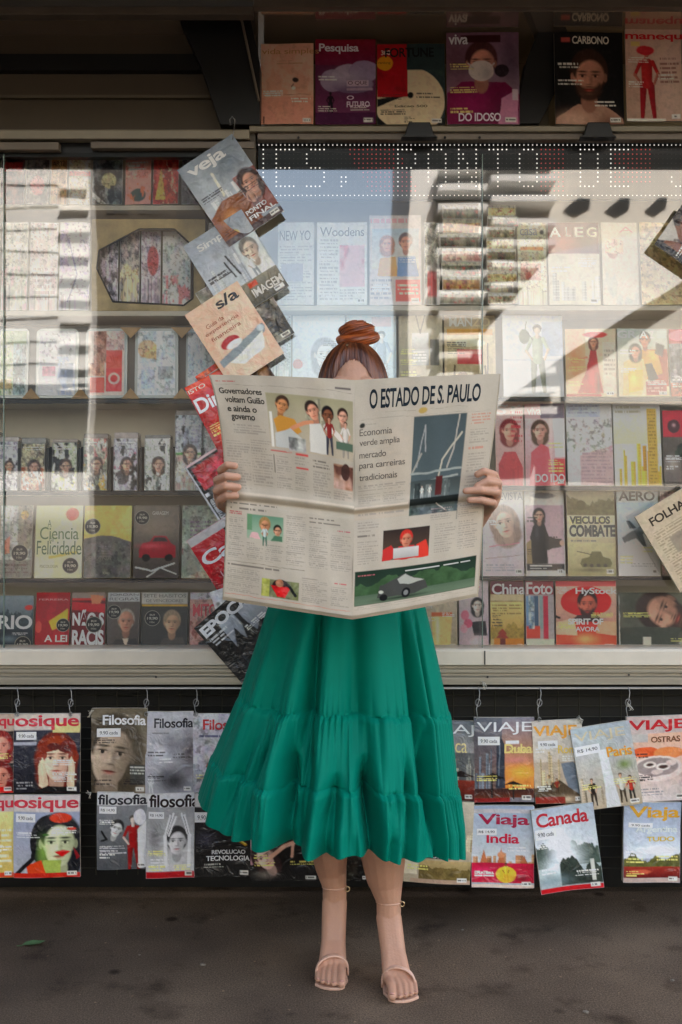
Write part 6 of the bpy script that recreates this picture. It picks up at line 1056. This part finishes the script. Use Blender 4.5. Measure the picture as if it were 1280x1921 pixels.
left_ops = f'''b {PAPER};m 0 0 1 1 aca393 3 .5;l .02 .030 .16 .04 1 a04848;k 807870 .0012 .01 .052 .98 .052;r .86 .034 .97 .042 5a5450
T .030 .070 .335 .100 37342f Governadores;T .060 .112 .345 .142 37342f voltam Guião;T .065 .155 .280 .183 37342f e ainda o;T .085 .197 .26 .225 37342f governo
l .09 .235 .33 .275 4 {LG};g .36 .085 .985 .315 8a8468 a89c88;C .6 .09 .98 .2 8 6c6c58 a8a088;F .47 .135 .045 b07c54 3c2c22 0 15;p b0803c .4 .2 .45 .18 .56 .19 .6 .24 .5 .28 .42 .27;k b88060 .013 .53 .23 .62 .2 .68 .19;F .69 .145 .045 c08a70 2a211c 0 -20;p c4c0b4 .66 .2 .74 .19 .78 .24 .79 .31 .66 .31;F .80 .155 .04 6c4430 181414 0;k c4bcb0 .018 .78 .2 .86 .22 .92 .25;F .91 .15 .035 b88c74 2a1c18 0;B .93 .17 .14 b88c74 c4bcb0 8c8478;B .81 .16 .15 a87860 7c2c28 3c3c44;p b0b0a8 .4 .26 .52 .23 .6 .27 .62 .31 .4 .31;r .37 .17 .39 .31 c8c4b8;n .5 .265 .63 .315 3c4444 a8a8a0 9;r .86 .25 .985 .28 4c5c4c
k b06058 .002 .36 .325 .52 .325;r .36 .322 .48 .326 a85048;r .55 .322 .645 .33 b04440;r .55 .372 .645 .378 b04440;k 3a3630 .0025 .385 .34 .388 .40
l .40 .34 .52 .455 14 {LG};l .54 .335 .65 .365 3 {LG};l .54 .385 .65 .455 9 {LG};l .02 .30 .20 .47 18 {LG};l .21 .29 .37 .455 17 {LG};l .68 .335 .82 .365 3 {LN};l .68 .375 .82 .465 10 {LG}
n .84 .335 .985 .425 8c6a58 c0a8a0 6;m .84 .34 .985 .42 5c3c34 7 .55;e .93 .36 .03 .03 3c2824;r .84 .43 .985 .465 a89c8c;l .84 .43 .98 .465 4 {LG};r 0 .478 1 .487 c4baa9
l .03 .515 .40 .53 1 {LN};l .03 .535 .40 .553 1 {LN};l .02 .556 .12 .575 2 a04c50;l .02 .585 .14 .79 20 {LG};g .16 .565 .445 .68 5c7c64 90a088;F .3 .61 .04 a87858 8a7048 0;B .3 .61 .1 a87858 b0b8b0 446050;F .4 .63 .03 b08468 20241c 0;p 486850 .35 .68 .38 .655 .44 .655 .445 .68;p c09c98 .18 .68 .2 .65 .25 .65 .27 .68;r .16 .565 .2 .64 5c7c5c
l .16 .70 .29 .79 9 {LG};l .305 .70 .445 .79 9 {LG};l .47 .55 .62 .79 24 {LG};l .65 .545 .98 .558 1 {LN};l .65 .565 .98 .578 1 {LN};l .65 .59 .80 .79 20 {LG};l .84 .592 .97 .606 1 a05058;l .82 .615 .98 .79 17 {LG}
k 5e5850 .0015 .01 .805 .62 .805;l .02 .815 .45 .828 1 {LN};l .02 .835 .27 .965 13 {LG};n .29 .87 .58 .962 38402c 6c6c4c 6;e .44 .905 .07 .04 2a1a18;p b02020 .36 .9 .52 .9 .48 .96 .42 .96;r .29 .87 .35 .962 98984a;m .29 .9 .36 .96 c8c070 6 .5;e .43 .885 .03 .02 a07050;k 1c1c1c .012 .5 .89 .56 .94
l .60 .84 .80 .965 13 {LG};l .84 .843 .96 .855 1 a8484c;l .83 .865 .97 .965 10 {LG};k b06c60 .0018 .01 .978 .98 .978'''.replace('\n', ';')  # pale strip along the left page fold paints in the crease highlight
right_ops = f'''b {PAPER};m 0 0 1 1 aa9f8e 3 .5;T .105 .040 .885 .118 1c2328 O ESTADO DE S. PAULO;e .49 .138 .03 .012 a08850;k 8a8074 .0011 .22 .135 .44 .135;k 8a8074 .0011 .54 .135 .8 .135;k 8d857a .0011 .03 .158 .97 .158
e .055 .178 .02 .009 2c2c28;l .08 .172 .2 .182 1 {LG};t .035 .193 .275 .219 55504a Economia;t .035 .233 .335 .264 55504a verde amplia;t .035 .279 .235 .304 55504a mercado;t .035 .320 .380 .350 55504a para carreiras;t .035 .364 .325 .388 55504a tradicionais
l .03 .405 .39 .43 3 {LG};l .03 .438 .2 .475 5 {LG};l .22 .438 .39 .475 5 {LG};g .43 .163 .805 .585 414949 505a5a;k 8c8c88 .0045 .47 .36 .515 .2 .53 .3;k 9a9488 .005 .75 .17 .735 .3 .70 .37;k a8a290 .006 .78 .24 .66 .34 .62 .47;k 908c80 .006 .44 .38 .5 .31;k 8c9088 .006 .43 .385 .8 .375;k 8c9088 .006 .43 .42 .78 .40;g .43 .41 .805 .48 3c4240 545c58;C .44 .41 .8 .475 10 303634 7c827c;r .62 .40 .67 .47 4c2422;B .52 .43 .05 c4b4a4 c4c8bc a8a8a0;B .58 .43 .05 c4b4a4 c4c8bc a8a8a0;r .43 .475 .805 .50 1c201e;n .43 .5 .78 .545 38423e 56605a 5;k b0a898 .004 .64 .5 .72 .54;r .43 .545 .80 .59 {PAPER}
l .84 .165 .97 .215 4 a87868;l .84 .23 .97 .29 6 {LG};l .84 .30 .97 .315 1 a87868;l .84 .325 .97 .40 7 {LG};l .84 .41 .96 .475 6 {LG};r .0 .484 .42 .492 cbc0b0;r .0 .496 .42 .54 a69a88
l .03 .51 .4 .525 1 {LG};l .03 .55 .20 .60 4 {LG};l .03 .61 .17 .625 1 {LN};l .03 .64 .2 .755 10 {LG};l .6 .52 .76 .58 6 {LG};l .8 .51 .97 .58 7 {LG};g .235 .60 .60 .745 2c2420 4c3c30;p a0302c .33 .745 .36 .68 .48 .68 .52 .745;F .42 .65 .045 a87058 a83028 0;p a0302c .235 .69 .3 .67 .36 .72 .3 .745 .235 .745;p b0382c .5 .68 .58 .66 .6 .7 .6 .745 .5 .745;g .32 .69 .52 .74 b8b4ac 9c9890;l .64 .595 .80 .74 13 {LG};l .82 .595 .97 .74 13 {LG}
g .015 .785 .975 .955 1c2a20 2c3a2c;M .015 .78 .975 .92 33482e;g .015 .905 .975 .952 4a5846 5c6a54;o .4 .94 .25 .01 1c241c .9;l .04 .80 .2 .815 1 a06060;l .42 .80 .93 .815 1 c0beb4;p 3c3c38 .2 .93 .22 .87 .34 .84 .42 .82 .5 .85 .58 .87 .6 .91 .5 .93;p 98988c .36 .845 .42 .825 .49 .85 .57 .865 .45 .88 .38 .87;e .43 .92 .035 .024 161616;e .43 .92 .018 .012 70706c;e .25 .93 .03 .018 161616;e .23 .9 .018 .008 b0b0a0;l .04 .96 .95 .967 1 8c8478;k 8d857a .0012 .02 .975 .97 .975'''.replace('\n', ';')  # pale strip beside the right page fold is a painted crease highlight
WARP[0] = .010; DET[0] = 1.0; OUT[0] = .06; INK[:] = [1.12, 1.15, .50]
def half(name, G, sgn, ops, dy=0., nu=190, nv=330, grow=0.):
    S = nsurf(G, sgn, dy, grow); SEED[0] += 1
    o, _ = sheet(name, ops, S, nu, nv, NEWS, nw, SEED[0], 1.62, off=.0004, world=True); return o
half('page', LP, -1, left_ops); half('page', RP, 1, right_ops)
blank = f'b 9a907f;m 0 0 1 1 a89e8c 4 .5;l .05 .03 .95 .97 70 {LG}'
for k, (dy, gr) in enumerate(((.003, 3), (.007, 6), (.011, 2))):
    half('inner_page', LP, -1, blank, dy, 30, 60, gr); half('inner_page', RP, 1, blank, dy, 30, 60, gr)
